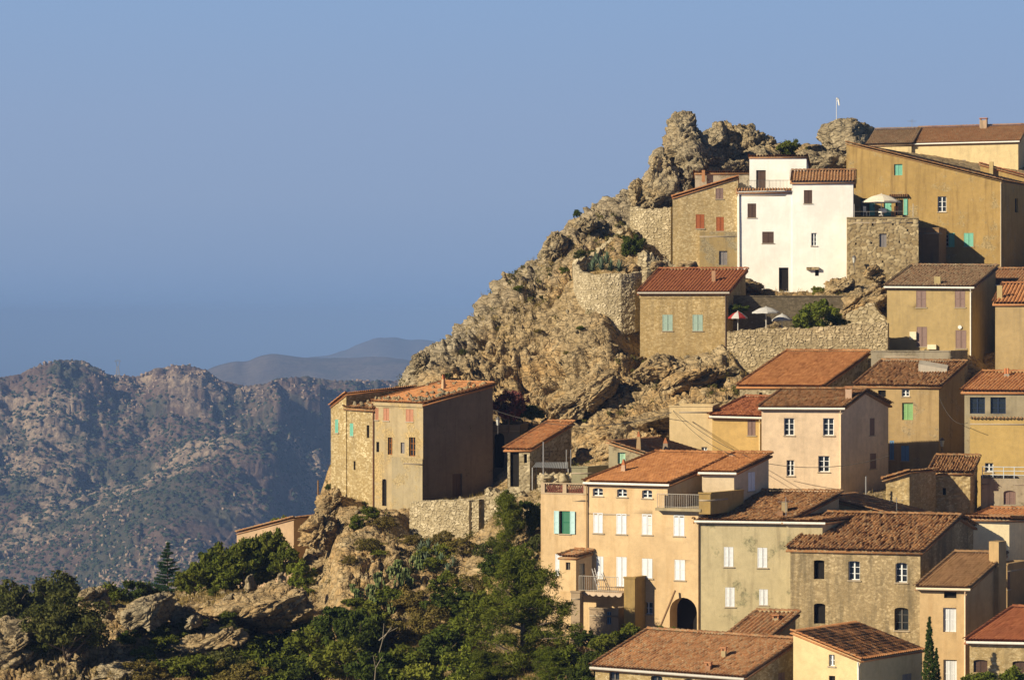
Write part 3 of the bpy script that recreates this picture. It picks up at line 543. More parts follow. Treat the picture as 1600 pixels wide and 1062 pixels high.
def reveals(V, Fc, att, fr, h, depth):
    """the four inner faces of an opening, with an arch filler if wanted"""
    u0, u1, z0, z1, arch = h[:5]; base = sum(len(x) for x in V); L = []; q = []
    def qd(*p):
        n = base + len(L); L.extend([tuple(x) for x in p]); q.append((n, n + 1, n + 2, n + 3))
    P = fr.p; d = -depth
    qd(P(u0, z0), P(u0, z1), P(u0, z1, d), P(u0, z0, d)); qd(P(u1, z0), P(u1, z0, d), P(u1, z1, d), P(u1, z1))
    qd(P(u0, z0), P(u0, z0, d), P(u1, z0, d), P(u1, z0)); qd(P(u0, z1), P(u1, z1), P(u1, z1, d), P(u0, z1, d))
    if arch:
        w = (u1 - u0) / 2; rise = arch * w; n = 10; c = (u0 + u1) / 2
        pt = [(c + w * cos(math.pi * (1 - k / n)), z1 - rise + rise * sin(math.pi * k / n)) for k in range(n + 1)]
        for (a, za), (b, zb2) in zip(pt[:-1], pt[1:]):
            qd(P(a, za, 0.003), P(b, zb2, 0.003), P(b, z1 + 0.002, 0.003), P(a, z1 + 0.002, 0.003)); qd(P(a, za, 0.003), P(a, za, d), P(b, zb2, d), P(b, zb2, 0.003))
    V.append(np.array(L)); att.append(np.zeros((len(L), 2)) + [0.5, 0]); Fc.append(np.array(q))
def flush(name, V, Fc, att, mat, parent, loc=None):
    A = np.concatenate(att); return mesh_obj(name, np.concatenate(V), np.concatenate(Fc), mat, parent, attrs={'rnd': A[:, 0], 'mort': A[:, 1]}, loc=loc)
COL = dict(white=(0.72, 0.75, 0.80), brown=(0.10, 0.06, 0.045), rust=(0.36, 0.11, 0.04), salmon=(0.42, 0.20, 0.12), teal=(0.17, 0.46, 0.36), aqua=(0.46, 0.68, 0.70),
           sage=(0.34, 0.46, 0.40), green=(0.02, 0.16, 0.09), lime=(0.25, 0.46, 0.20), grey=(0.26, 0.24, 0.24), mauve=(0.24, 0.16, 0.14), blue=(0.16, 0.30, 0.52), wood=(0.30, 0.12, 0.03),
           cream=(0.62, 0.55, 0.38), mint=(0.42, 0.68, 0.50), dgrey=(0.12, 0.11, 0.10), navy=(0.02, 0.035, 0.08))
def leaf_panel(mb, fr, u0, u1, z0, z1, n, slats=True):
    w = 0.05; mb.box(fr, u0, u0 + w, z0, z1, n, n + 0.035); mb.box(fr, u1 - w, u1, z0, z1, n, n + 0.035)
    for a, b in ((z0, z0 + .07), (z1 - .07, z1), ((z0 + z1) / 2 - .03, (z0 + z1) / 2 + .03)): mb.box(fr, u0 + w, u1 - w, a, b, n, n + 0.03)
    k = max(4, int((z1 - z0) / 0.09)); zz = [z0 + .06 + (z1 - z0 - .12) * i / k for i in range(k + 1)]
    for a, b in zip(zz[:-1], zz[1:]):
        if slats: mb.quad(fr.p(u0 + w, a, n + .025), fr.p(u1 - w, a, n + .025), fr.p(u1 - w, b, n + .006), fr.p(u0 + w, b, n + .006))
    if not slats:
        kk = max(2, int((u1 - u0) / 0.12)); du = (u1 - u0 - 2 * w) / kk
        for i in range(kk): mb.box(fr, u0 + w + i * du + .006, u0 + w + (i + 1) * du - .006, z0 + .07, z1 - .07, n, n + 0.02)
def window(root, fr, kind, u0, u1, z0, z1, col, depth, arch):
    c = COL.get(col, COL['white']); pm = paint(c); mb = MB(); w = u1 - u0
    name = 'door' if kind == 'P' else 'window'
    if kind == 'P':
        mb.box(fr, u0, u1, z0, z1, -depth, -depth + .05); o = mb.build('door', pm, root)
        f = MB(); t = .07; dn = -depth + .05
        f.box(fr, u0 + t, (u0 + u1) / 2 - .03, z0 + t, z1 - t, dn, dn + .02); f.box(fr, (u0 + u1) / 2 + .03, u1 - t, z0 + t, z1 - t, dn, dn + .02)
        f.build('panel', pm, o); h = MB(); h.box(fr, u1 - .16, u1 - .08, z0 + .9, z0 + 1.0, dn + .02, dn + .06); h.build('handle', simple('iron', (0.05, 0.05, 0.05), .4, .8), o); return
    mb.quad(fr.p(u0, z0, -depth), fr.p(u1, z0, -depth), fr.p(u1, z1, -depth), fr.p(u0, z1, -depth))
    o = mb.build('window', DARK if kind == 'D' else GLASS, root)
    if kind == 'O':
        s = MB(); leaf_panel(s, fr, u0 + w * .22, u1, z0, z1, -.10); s.build('blind', paint(COL['green']), o)
    if kind in 'GAC':
        f = MB(); t = .055 if w < 1.2 else .07; n0 = -depth + .005; n1 = n0 + .05
        f.box(fr, u0, u0 + t, z0, z1, n0, n1); f.box(fr, u1 - t, u1, z0, z1, n0, n1); f.box(fr, u0 + t, u1 - t, z0, z0 + t, n0, n1); f.box(fr, u0 + t, u1 - t, z1 - t, z1, n0, n1)
        m = (u0 + u1) / 2; f.box(fr, m - .045, m + .045, z0 + t, z1 - t, n0, n1 + .01)
        nb = 2 if z1 - z0 > 1.1 else 1
        for k in range(1, nb + 1):
            zz = z0 + (z1 - z0) * k / (nb + 1); f.box(fr, u0 + t, m - .045, zz - .018, zz + .018, n0, n1 - .01); f.box(fr, m + .045, u1 - t, zz - .018, zz + .018, n0, n1 - .01)
        f.build('frame', paint(COL['dgrey'] if kind == 'A' and col == 'grey' else ((0.8, 0.82, 0.84) if kind != 'C' else c)), o)
    if kind in 'SB':
        m = (u0 + u1) / 2
        for a, b in ((u0 + .01, m - .012), (m + .012, u1 - .01)):
            s = MB(); leaf_panel(s, fr, a, b, z0 + .01, z1 - .01, (-.03 if kind == 'S' else -depth + .03) + rng.uniform(-.004, .012), kind == 'S'); s.build('shutter', pm, o)
    if kind == 'O':
        for a, b in ((u0 - w * .52, u0 - .03), (u1 + .03, u1 + w * .52)):
            s = MB(); leaf_panel(s, fr, a, b, z0, z1, .05); s.build('shutter', pm, o)
    if kind in 'SGOA' and (z0 != z1):
        s = MB(); s.box(fr, u0 - .08, u1 + .08, z0 - .07, z0 - .004, -.02, .07); s.build('sill', simple('stone_sill', (0.42, 0.35, 0.26), .9), o)
def tiles(V, Fc, att, P0, E, Rv, w=0.21, l=0.36, amp=0.055, jit=0.3, seed=0):
    """canal tile surface on the rectangle P0 + a E + b Rv"""
    E = Vector(E); Rv = Vector(Rv); Le, Lr = E.length, Rv.length; e = np.array(E / Le); r = np.array(Rv / Lr); n = np.cross(e, r); n /= np.linalg.norm(n)
    K = max(2, int(round(Le / w))); Mr = max(2, int(round(Lr / l))); rs = np.random.RandomState(seed + 5)
    prof = [(0.0, -.6), (.12, .6), (.3, 1.1), (.48, .6), (.6, -.6), (.8, -1.3)]
    lat = rs.randn(K, Mr) * .02 * jit; hh = rs.randn(K, Mr) * .02 * jit; rd = np.clip(.5 + .42 * (rs.rand(K, Mr) - .5) + .5 * (rs.rand(K, Mr) - .5) * (rs.rand(K, Mr) < .35), 0, 1); slip = rs.randn(K, Mr) * .08 * jit
    sag = lambda a, b: -0.05 * jit * math.sin(a * 3.1) * math.sin(b * 3.1)
    vs = []; at = []; nc = len(prof)
    ku = np.arange(K)
    for j in range(Mr):
        for end, (bo, ho) in enumerate(((0.0, .035), (1.02, 0.0))):
            row = np.zeros((K * nc + 1, 3)); ra = np.zeros(K * nc + 1)
            for c, (pu, ph) in enumerate(prof):
                a = (ku + pu) * (Le / K) + lat[:, j] * 0.6; hgt = ph * amp + ho + hh[:, j] * (0.5 if ph < 0 else 1.0)
                bb = (j + bo) * (Lr / Mr) - slip[:, j] * (end == 0) * (1 if j else .5)
                s_ = np.array([sag(x / Le, (j + bo) / Mr) for x in a]) if jit > 0.5 else 0
                row[c:K * nc:nc] = np.outer(a, e) + np.outer(np.zeros(K) + bb, r) + np.outer(hgt + s_, n); ra[c:K * nc:nc] = rd[:, j]
            row[-1] = row[-nc] * 0 + Le * e + (j + bo) * (Lr / Mr) * r + (prof[0][1] * amp + ho) * n; ra[-1] = .5
            vs.append(row); at.append(ra)
    W = K * nc + 1; base = sum(len(x) for x in V)
    P = np.concatenate(vs) + np.array(P0); V.append(P); A = np.concatenate(at); att.append(np.stack([A, A * 0], 1))
    q = []
    c = np.arange(W - 1)
    for j in range(2 * Mr - 1):
        a = j * W + c; q.append(np.stack([a, a + 1, a + W + 1, a + W], 1))
    Fc.append(np.concatenate(q) + base)
def slab(V, Fc, att, P0, E, Rv, t=0.14, rv=.5):
    P0, E, Rv = Vector(P0), Vector(E), Vector(Rv); n = E.cross(Rv).normalized(); a = P0 - n * .15; base = sum(len(x) for x in V)
    p = [a, a + E, a + E + Rv, a + Rv]; p = p + [x - n * t for x in p]
    V.append(np.array([tuple(x) for x in p])); att.append(np.zeros((8, 2)) + [rv, 0])
    Fc.append(np.array([(0, 1, 2, 3), (7, 6, 5, 4), (0, 4, 5, 1), (1, 5, 6, 2), (2, 6, 7, 3), (3, 7, 4, 0)]) + base)
def captiles(V, Fc, att, A, B, r=.11, l=.38, seed=0):
    """row of half round tiles from A to B"""
    A, B = Vector(A), Vector(B); d = (B - A); L = d.length; d = d / L; K = max(2, int(L / l)); side = d.cross(Vector((0, 0, 1))).normalized(); up = side.cross(d)
    rs = random.Random(seed)
    for k in range(K):
        base = sum(len(x) for x in V); P = []; rv = rs.random()
        for e, (t, rr) in enumerate(((k, r * 1.12), (k + 1.08, r * .92))):
            for i in range(6):
                a = math.pi * i / 5; P.append(tuple(A + d * (t * L / K) + side * (rr * cos(a)) + up * (rr * sin(a) + (.03 if e == 0 else 0) + rs.uniform(-.008, .008))))
        V.append(np.array(P)); att.append(np.zeros((12, 2)) + [rv, 0]); Fc.append(np.array([(i, i + 1, i + 7, i + 6) for i in range(5)]) + base)
def chimney(root, base, w, h, d, kind, col, fr):
    """base: world point on the roof; stands along frame fr's directions"""
    f = Frame(base, fr.U, fr.N); z = base.z; mb = MB(); pm = plaster(col, .4)
    if kind == 'taper':
        a, b2 = w / 2, w * .28
        P = f.p; mb.hexa([P(-a, z - .6, a), P(a, z - .6, a), P(a, z - .6, -a), P(-a, z - .6, -a), P(-b2, z + h, b2), P(b2, z + h, b2), P(b2, z + h, -b2), P(-b2, z + h, -b2)])
    else: mb.box(f, -w / 2, w / 2, z - .9, z + h, -d / 2, d / 2)
    o = mb.build('chimney', pm, root); c = MB()
    if kind in ('box', 'cap'):
        for sx in (-1, 1): c.box(f, sx * w * .42 - .05, sx * w * .42 + .05, z + h, z + h + .16, -d / 2 + .02, d / 2 - .02)
        c.box(f, -w / 2 - .06, w / 2 + .06, z + h + .16, z + h + .24, -d / 2 - .06, d / 2 + .06); c.build('cap', simple('clay_cap', (0.42, 0.20, 0.10), .9), o)
    elif kind == 'pots':
        for sx in (-.25, .25): c.tube([f.p(sx * w, z + h - .02), f.p(sx * w, z + h + .45)], .09, 8)
        c.build('pot', simple('terracotta_pot', (0.5, 0.2, 0.09), .9), o)
    elif kind == 'taper':
        a = w * .30; P = f.p; c.hexa([P(-a, z + h, a), P(a, z + h, a), P(a, z + h, -a), P(-a, z + h, -a), P(-.03, z + h + .4, a), P(.03, z + h + .4, a), P(.03, z + h + .4, -a), P(-.03, z + h + .4, -a)])
        c.build('cap', simple('clay_cap', (0.42, 0.16, 0.07), .9), o)
HOUSES = {}
def house(name, key, label, cat, xl, xc, xr, D, turn, ytop, ybot, mat, roof=('front', 1.5), tmat=None, fw=(), sw=(), L=None, side=None, res=0.6, amp=0.0, cell=0.3,
          gutter=None, chim=(), pipe=None, jit=0.3, tw=0.21, ov=0.22, cornice=None, top_irreg=0.0, yl=None, seed=None, smat=None, depth=0.2, noroof=False, st=None, deep=3.0):
    t = R(turn); ts = R(turn if st is None else st); C = Vector(((xc - CX) / F * D, D)); a = (xl - CX) / F; seed = seed if seed is not None else len(HOUSES) * 7
    W = (C.x - a * C.y) / (cos(t) + a * sin(t))
    if L is None:
        b = (xr - CX) / F; L = (b * C.y - C.x) / (sin(ts) - b * cos(ts))
        assert 0 < L < 60, (key, L)
    Uf = Vector((cos(t), -sin(t), 0)); Nf = Vector((-sin(t), -cos(t), 0)); Us = Vector((sin(ts), cos(ts), 0)); Ns = Vector((cos(ts), -sin(ts), 0))
    C3 = Vector((C.x, C.y, 0)); ff = Frame(C3 - Uf * W, Uf, Nf); fs = Frame(C3, Us, Ns); fb = Frame(C3 + Us * L, -Uf, -Nf); fl = Frame(C3 - Uf * W + Us * L, -Us, -Ns)
    z0 = (HY - ytop) / F * D; zb = (HY - ybot) / F * D - deep
    kind = roof[0]; zl = z0
    if yl is not None: _, zl = ff.px(xl, yl)
    aa = (zl - z0) / W
    rise = roof[1]
    fpk = roof[2] if len(roof) > 2 else 0.5
    if kind == 'front': H = lambda s, q: z0 + aa * s + rise * q / L
    elif kind == 'gable': H = lambda s, q: z0 + aa * s + (rise * q / (L * fpk) if q <= L * fpk else rise * (L - q) / (L * (1 - fpk)) + (roof[3] if len(roof) > 3 else 0) * (q - L * fpk) / (L * (1 - fpk)))
    else: H = lambda s, q: z0 + aa * s + rise * q / L
    base = C3 - Uf * (W / 2) + Us * (L / 2); root = empty(name, (base.x, base.y, zb), label, cat)
    V, Fc, att = [], [], []; hs = {'f': [], 's': []}; jobs = []
    for k, fr, lst in (('f', ff, fw), ('s', fs, sw)):
        for wd in lst:
            knd, x0, y0, x1, y1, col = wd[:6]; arch = wd[6] if len(wd) > 6 else 0; dp = wd[7] if len(wd) > 7 else depth
            xm, ym = (x0 + x1) / 2, (y0 + y1) / 2; u0 = fr.px(x0, ym)[0]; u1 = fr.px(x1, ym)[0]; za = fr.px(xm, y1)[1]; zt = fr.px(xm, y0)[1]
            if u1 - u0 < 0.08: continue
            hs[k].append((u0, u1, za, zt, arch)); jobs.append((fr, knd, u0, u1, za, zt, col, dp, arch))
    irr = (lambda u: top_irreg * (vnoise(np.array([[u * 1.7, seed, 0.5]]), 3)[0] - .5) * 2) if top_irreg else (lambda u: 0.0)
    wall_panel(V, Fc, att, ff, 0, W, zb, lambda u: H(W - u, 0) + irr(u), hs['f'], res, amp, cell, seed)
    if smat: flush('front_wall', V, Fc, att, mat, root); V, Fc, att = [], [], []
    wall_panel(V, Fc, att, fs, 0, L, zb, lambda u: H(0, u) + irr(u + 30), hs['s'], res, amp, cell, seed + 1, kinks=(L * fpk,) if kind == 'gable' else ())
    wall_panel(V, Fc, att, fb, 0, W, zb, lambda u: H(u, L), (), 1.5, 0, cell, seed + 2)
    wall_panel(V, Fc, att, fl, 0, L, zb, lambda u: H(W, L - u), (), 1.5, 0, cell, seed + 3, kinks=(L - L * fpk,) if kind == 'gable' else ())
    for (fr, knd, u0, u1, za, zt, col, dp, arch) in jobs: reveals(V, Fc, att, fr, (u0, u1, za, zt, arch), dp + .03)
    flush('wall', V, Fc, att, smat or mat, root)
    for (fr, knd, u0, u1, za, zt, col, dp, arch) in jobs: window(root, fr, knd, u0, u1, za, zt, col, dp, arch)
    W3 = lambda s, q, dz=0.0: (lambda p: Vector((p.x, p.y, H(max(0, min(W, s)), max(0, min(L, q))) + dz)))(C3 - Uf * s + Us * q)
    rf = None; rootroof = root
    if not noroof:
        V, Fc, att = [], [], []; up = 0.13
        if kind == 'flat':
            slab(V, Fc, att, W3(W, 0, -.25), Uf * W, W3(W, L, -.25) - W3(W, 0, -.25), .12); rf = flush('roof', V, Fc, att, simple('roof_screed', (0.34, 0.28, 0.21), .95), root)
            if cornice != 'none':
                cp = MB(); cp.box(ff, -.05, W + .05, z0 - .02, z0 + .08, -.3, .05); cp.box(fs, .06, L, z0 - .021, z0 + .079, -.25, .05); cp.build('coping', mat, root)
        else:
            def panel(s0, q0, s1, q1, s2, q2, z_at, ext):
                pass
            sl_f = rise / (L * (fpk if kind == 'gable' else 1))
            if kind in ('front', 'gable'):
                Lp = L * (fpk if kind == 'gable' else 1)
                P0 = C3 - Uf * (W + ov) - Us * ov; P0 = Vector((P0.x, P0.y, H(W, 0) - sl_f * ov + aa * ov + up)); E = Uf * (W + 2 * ov) + Vector((0, 0, -aa * (W + 2 * ov))); Rr = Us * (Lp + ov + (.0 if kind == 'gable' else ov * .5)); Rr.z = sl_f * Rr.length
                tiles(V, Fc, att, P0, E, Rr, tw, .36, .058, jit * .7, seed); slab(V, Fc, att, P0, E, Rr)
                captiles(V, Fc, att, P0 + Vector((0, 0, .03)), P0 + Rr + Vector((0, 0, .03)), seed=seed); captiles(V, Fc, att, P0 + E + Vector((0, 0, .03)), P0 + E + Rr + Vector((0, 0, .03)), seed=seed + 1)
                captiles(V, Fc, att, P0 + Rr + Vector((0, 0, .05)), P0 + Rr + E + Vector((0, 0, .05)), .13, seed=seed + 2)
                if kind == 'gable':
                    Lb = L * (1 - fpk); eb = (roof[3] if len(roof) > 3 else 0); drop = rise - eb
                    P1 = C3 + Us * (L + ov) + Uf * ov; sb = drop / Lb; P1 = Vector((P1.x, P1.y, H(0, L) - sb * ov - aa * ov + up)); R2 = -Us * (Lb + ov); R2.z = sb * (Lb + ov)
                    E2 = -Uf * (W + 2 * ov) + Vector((0, 0, aa * (W + 2 * ov))); tiles(V, Fc, att, P1, E2, R2, tw, .36, .058, jit * .7, seed + 9); slab(V, Fc, att, P1, E2, R2)
                    captiles(V, Fc, att, P1 + Vector((0, 0, .03)), P1 + R2 + Vector((0, 0, .03)), seed=seed + 5)
            elif kind == 'right':      # falls towards the right side wall
                P0 = C3 + Uf * ov - Us * ov; P0 = Vector((P0.x, P0.y, z0 - aa * ov - rise / L * ov + up)); E = Us * (L + 2 * ov); E.z = rise / L * (L + 2 * ov); Rr = -Uf * (W + 1.5 * ov); Rr.z = aa * (W + 1.5 * ov)
                tiles(V, Fc, att, P0, E, Rr, tw, .36, .040, jit * .4, seed); slab(V, Fc, att, P0, E, Rr, .07); captiles(V, Fc, att, P0 + Vector((0, 0, .03)), P0 + Rr + Vector((0, 0, .03)), r=.08, seed=seed)
            elif kind == 'left':
                P0 = C3 - Uf * (W + ov) + Us * (L + ov); P0 = Vector((P0.x, P0.y, zl + aa * ov + rise / L * (L + ov) + up)); E = -Us * (L + 2 * ov); E.z = -rise / L * (L + 2 * ov); Rr = Uf * (W + 1.5 * ov); Rr.z = -aa * (W + 1.5 * ov)
                tiles(V, Fc, att, P0, E, Rr, tw, .36, .058, jit * .7, seed); slab(V, Fc, att, P0, E, Rr, .07); captiles(V, Fc, att, P0 + E + Vector((0, 0, .03)), P0 + E + Rr + Vector((0, 0, .03)), seed=seed)
            rf = flush('roof', V, Fc, att, tmat, root)
    if cornice and cornice != 'none':
        c = MB(); h, pr = cornice; c.box(ff, -.06, W + .06, z0 - h, z0 + .03, .005, pr); c.build('cornice', mat, root)
    if gutter:
        g = MB(); gm = simple('gutter_paint', gutter, .5); e = ov + .09; zz = z0 - sl_g(H, ov, L, rise, fpk, kind)
        if kind == 'right': g.tube([fs.p(-.1, z0 - aa * ov + .0, e), fs.p(L + .1, z0 - aa * ov + rise, e)], .075, 8)
        else: g.tube([ff.p(-ov, zl - .04, e), ff.p(W + ov, z0 - .04, e)], .085, 8)
        g.build('gutter', gm, root)
    if pipe:
        pm2 = simple('downpipe', pipe[1], .5)
        g = MB(); zt = z0 - .1
        if pipe[0] == 'right': g.tube([ff.p(W - .1, zt, ov + .05), ff.p(W - .12, zt - .35, .09), ff.p(W - .12, zb, .09)], .06, 7)
        else: g.tube([ff.p(.1, zt, ov + .05), ff.p(.12, zt - .35, .09), ff.p(.12, zb, .09)], .06, 7)
        g.build('downpipe', pm2, root)
    for ch in chim:
        px, py, hpx, wpx, ck = ch[:5]; ccol = ch[5] if len(ch) > 5 else (0.45, 0.34, 0.2)
        d = Vector(((px - CX) / F, 1.0, (HY - py) / F)); best = None
        for i in range(400):
            Y = D - 3 + i * (L * cos(t) + W * sin(t) + 6) / 400; p = d * Y; rel = p - C3; rel.z = 0; q = rel.dot(Nf) / Us.dot(Nf); s = -(rel - Us * q).dot(Uf)
            if -.5 <= s <= W + .5 and -.5 <= q <= L + .5 and p.z <= H(max(0, min(W, s)), max(0, min(L, q))) + .1: best = p; break
        if best is None: best = W3(W / 2, L * .6); print('chimney fallback', key, px, py)
        k = best.y / F; chimney(root, best, wpx * k, hpx * k, wpx * k * .8, ck, ccol, ff)
    HOUSES[key] = dict(root=root, ff=ff, fs=fs, W=W, L=L, z0=z0, zb=zb, H=H, C=C3, deep=deep, Uf=Uf, Us=Us, W3=W3, roof=rf)
    return root
def sl_g(*a): return 0.0
# ================================================================= the village
OCH = (0.47, 0.32, 0.12); CRM = (0.80, 0.64, 0.36); YEL = (0.78, 0.57, 0.33); PNK = (0.88, 0.68, 0.48); WHT = (1.08, 1.06, 1.02); BEI = (0.52, 0.385, 0.18); GRG = (0.62, 0.53, 0.33); STN = (0.40, 0.31, 0.17)
T_OLD = tilemat((0.22, 0.088, 0.035), (0.44, 0.20, 0.09), .36); T_NEW = tilemat((0.30, 0.105, 0.04), (0.60, 0.27, 0.12), .15); T_RED = tilemat((0.32, 0.10, 0.05), (0.42, 0.15, 0.07), .12)
T_BRN = tilemat((0.18, 0.085, 0.05), (0.32, 0.16, 0.09), .45); T_ORG = tilemat((0.40, 0.14, 0.055), (0.55, 0.24, 0.105), .3); T_MID = tilemat((0.30, 0.115, 0.05), (0.44, 0.20, 0.095), .4); T_TAN = tilemat((0.28, 0.145, 0.075), (0.42, 0.23, 0.125), .15)
S_OCH = stone((0.54, 0.40, 0.20), (0.82, 0.68, 0.42), (0.70, 0.51, 0.24), flecks=.75); S_GRY = stone((0.42, 0.31, 0.16), (0.66, 0.54, 0.33), (0.10, 0.075, 0.045)); S_PAL = stone((0.44, 0.36, 0.22), (0.72, 0.62, 0.43), (0.12, 0.09, 0.05))
S_YEL = stone((0.46, 0.34, 0.16), (0.76, 0.64, 0.40), (0.60, 0.44, 0.20), flecks=.9, fs=4.8)
S_RET = stone((0.42, 0.33, 0.19), (0.68, 0.56, 0.36), (0.13, 0.095, 0.05))
def merge(a, *bs):
    A = HOUSES[a]['root']
    for b in bs:
        B = HOUSES[b]['root']; off = B.location - A.location
        for ch in list(B.children): ch.parent = A; ch.location = ch.location + off
        bpy.data.objects.remove(B); HOUSES[b]['root'] = A
wg = (0.80, 0.78, 0.72)
# ---- top of the hill
house('village_house', 'A1', 'far cream house wing with dull mauve roof behind the round boulder', 'house', 1345, 1424, None, 286, 20, 225, 262, plaster(CRM), ('gable', 1.9), T_BRN, L=9, res=1.2)
house('village_house', 'A', 'long cream house with brown tiled roof and square chimney at the top right', 'house', 1424, 1591, None, 282, 22, 221, 275, plaster(CRM, .15), ('gable', 2.0), T_MID, L=9, res=1.2,
      fw=[('S', 1494, 250, 1509, 264, 'grey')], chim=[(1537, 200, 12, 11, 'box', (.5, .36, .25))], gutter=wg)
house('village_house', 'A5', 'low ochre wing with a small chimney and red roof edge behind the ochre gable house', 'house', 1532, 1612, None, 272, 22, 279, 300, plaster(OCH), ('right', 0), T_RED, L=6, yl=257, chim=[(1549, 262, 9, 6, 'plain', (.55, .42, .2))], res=1.2)
house('village_house', 'B', 'large ochre house with one sloping roofline and green shutters right of the white house', 'house', 1322.6, 1566, None, 250, 20, 283, 425, plaster(OCH, .5, (0.16, .10, .04), .16, (.42, .32, .16)), ('right', 0), T_OLD, L=15, yl=224, st=26,
      fw=[('B', 1397, 256.5, 1410, 274, 'teal'), ('G', 1465, 307, 1478.5, 331, 'white'), ('G', 1471, 366, 1482, 385, 'white'), ('S', 1506, 364, 1521, 385, 'teal'), ('P', 1344, 310, 1358, 337, 'dgrey'), ('D', 1399, 312, 1411, 337, 'dgrey'), ('P', 1358, 313, 1367, 337, 'teal'), ('P', 1381, 313, 1393, 337, 'teal')],
      sw=[('D', 1586, 310, 1591, 332, 'dgrey')], jit=.8, pipe=('right', (.5, .42, .3)), ov=.12)
h = HOUSES['B']
for x0, x1, y0, y1 in ((1482.5, 1491.5, 364, 386), (1465, 1470, 364, 386), (1412, 1418, 311, 336)):
    m = MB(); u0, zt = h['ff'].px(x0, y0); u1, za = h['ff'].px(x1, y1); leaf_panel(m, h['ff'], u0, u1, za, zt, .05); m.build('shutter', paint(COL['teal']), h['root'])
m = MB(); u0, zz = h['ff'].px(1391, 306); u1, _ = h['ff'].px(1418, 306)
for k in range(9): m.tube([h['ff'].p(u0 + (u1 - u0) * k / 8, zz + .1, .02), h['ff'].p(u0 + (u1 - u0) * k / 8, zz - .05, .4)], .09, 6)
m.build('door_canopy', T_MID, h['root'])
house('house_annex', 'B2', 'brown rendered lean-to in the shade between stone terrace and ochre house', 'annex', 1436, 1467, None, 247.5, 20, 357, 425, plaster((.35, .22, .11)), ('flat', 0), T_OLD, L=4)
# ---- white house
house('village_house', 'C', 'tall white house with brown shutters and a small roof terrace', 'house', 1238, 1333, None, 242, 5, 284, 460, plaster(WHT, .06, (.5, .42, .3)), ('gable', 1.15), T_MID, L=8, st=8,
      fw=[('S', 1256, 297, 1269, 318, 'brown'), ('G', 1267.5, 364, 1276, 384, 'dgrey'), ('D', 1273.5, 421, 1279.5, 431, 'dgrey')], jit=.3, tw=.3)
house('village_house', 'C1', 'x', 'house', 1152, 1238, None, 242.6, 5, 298, 455, plaster(WHT, .06, (.5, .42, .3)), ('flat', 0), T_MID, L=8,
      fw=[('S', 1168, 318, 1181.5, 340, 'brown'), ('S', 1191, 362, 1209, 380, 'brown'), ('D', 1217, 418, 1232, 455, 'dgrey')], cornice='none')
house('village_house', 'C2', 'x', 'house', 1171, 1260, None, 247.5, 5, 245, 300, plaster(WHT, .06, (.5, .42, .3)), ('front', -.9), T_MID, L=5, st=10,
      fw=[('P', 1181.5, 266, 1196.5, 296, 'brown')], tw=.28, ov=.06)
merge('C', 'C1', 'C2'); h = HOUSES['C1']; m = []
V, Fc, att = [], [], []; P0 = h['ff'].p(-.15, h['z0'] - .02, .2); tiles(V, Fc, att, P0, h['Uf'] * (h['W'] + .1), h['Us'] * 1.1 + Vector((0, 0, .32)), .26, .36, .05, .6, 3); slab(V, Fc, att, P0, h['Uf'] * (h['W'] + .1), h['Us'] * 1.1 + Vector((0, 0, .32))); flush('roof', V, Fc, att, T_MID, h['root'])
def railing(parent, fr, u0, u1, z, hgt, n, mat, step=.13, name='railing'):
    m = MB(); m.tube([fr.p(u0, z + hgt, n), fr.p(u1, z + hgt, n)], .022, 5); m.tube([fr.p(u0, z + .08, n), fr.p(u1, z + .08, n)], .016, 4)
    k = int((u1 - u0) / step)
    for i in range(k + 1):
        u = u0 + (u1 - u0) * i / k; m.tube([fr.p(u, z, n), fr.p(u, z + hgt, n)], .013 if i % 8 else .022, 4)
    return m.build(name, mat, parent)
IRON = simple('painted_iron', (.16, .15, .15), .5, .3); WIRON = simple('pale_iron', (.45, .42, .38), .5, .2)
railing(h['root'], h['ff'], h['ff'].px(1168, 290)[0], h['ff'].px(1240, 290)[0], h['z0'] + .2, .85, -1.2, IRON)
m = MB(); fr = h['ff']; m.tube([fr.p(.15, h['z0'] - .3, .1), fr.p(.2, h['z0'] - 7.5, .1), fr.p(.6, h['z0'] - 9, .12)], .07, 7); m.tube([fr.p(.1, h['z0'] - .12, .15), fr.p(4.5, h['z0'] - .0, .15)], .06, 6); m.build('downpipe', simple('white_pipe', (.7, .66, .6), .5), h['root'])
m = MB(); fr = HOUSES['C']['ff']; u, z = fr.px(1270, 419); m.box(fr, u - .6, u + .55, z - .15, z + .1, 0, .35); m.build('ledge', ROCKG, h['root'])
# ---- stone terrace block
house('stone_terrace', 'D', 'tall rubble stone terrace block with a parasol on top', 'terrace', 1324, 1435, None, 240, 5, 340, 442, S_GRY, ('flat', 0), L=12, res=.09, amp=.07, cell=.42, top_irreg=.04, cornice='none',
      fw=[('B', 1374, 365, 1385.5, 386, 'grey')] + [('D', x, y, x + 2.6, y + 3.5, 'dgrey') for x, y in ((1336, 379), (1360, 378), (1404, 376), (1417, 358), (1378, 407), (1394, 349), (1362, 349))])
h = HOUSES['D']; m = MB(); m.box(h['ff'], -.05, h['W'] + .05, h['z0'] - .1, h['z0'] + .06, -.5, .08); m.build('coping', plaster(STN), h['root'])
m = MB()
for px in (1335, 1427): u = h['ff'].px(px, 330)[0]; m.tube([h['ff'].p(u, h['z0'], -.3), h['ff'].p(u, h['z0'] + 1.3, -.3)], .03, 6)
m.tube([h['ff'].p(h['ff'].px(1335, 330)[0], h['z0'] + .6, -.3), h['ff'].p(h['ff'].px(1427, 330)[0], h['z0'] + .6, -.3)], .012, 4); m.build('railing', WIRON, h['root'])
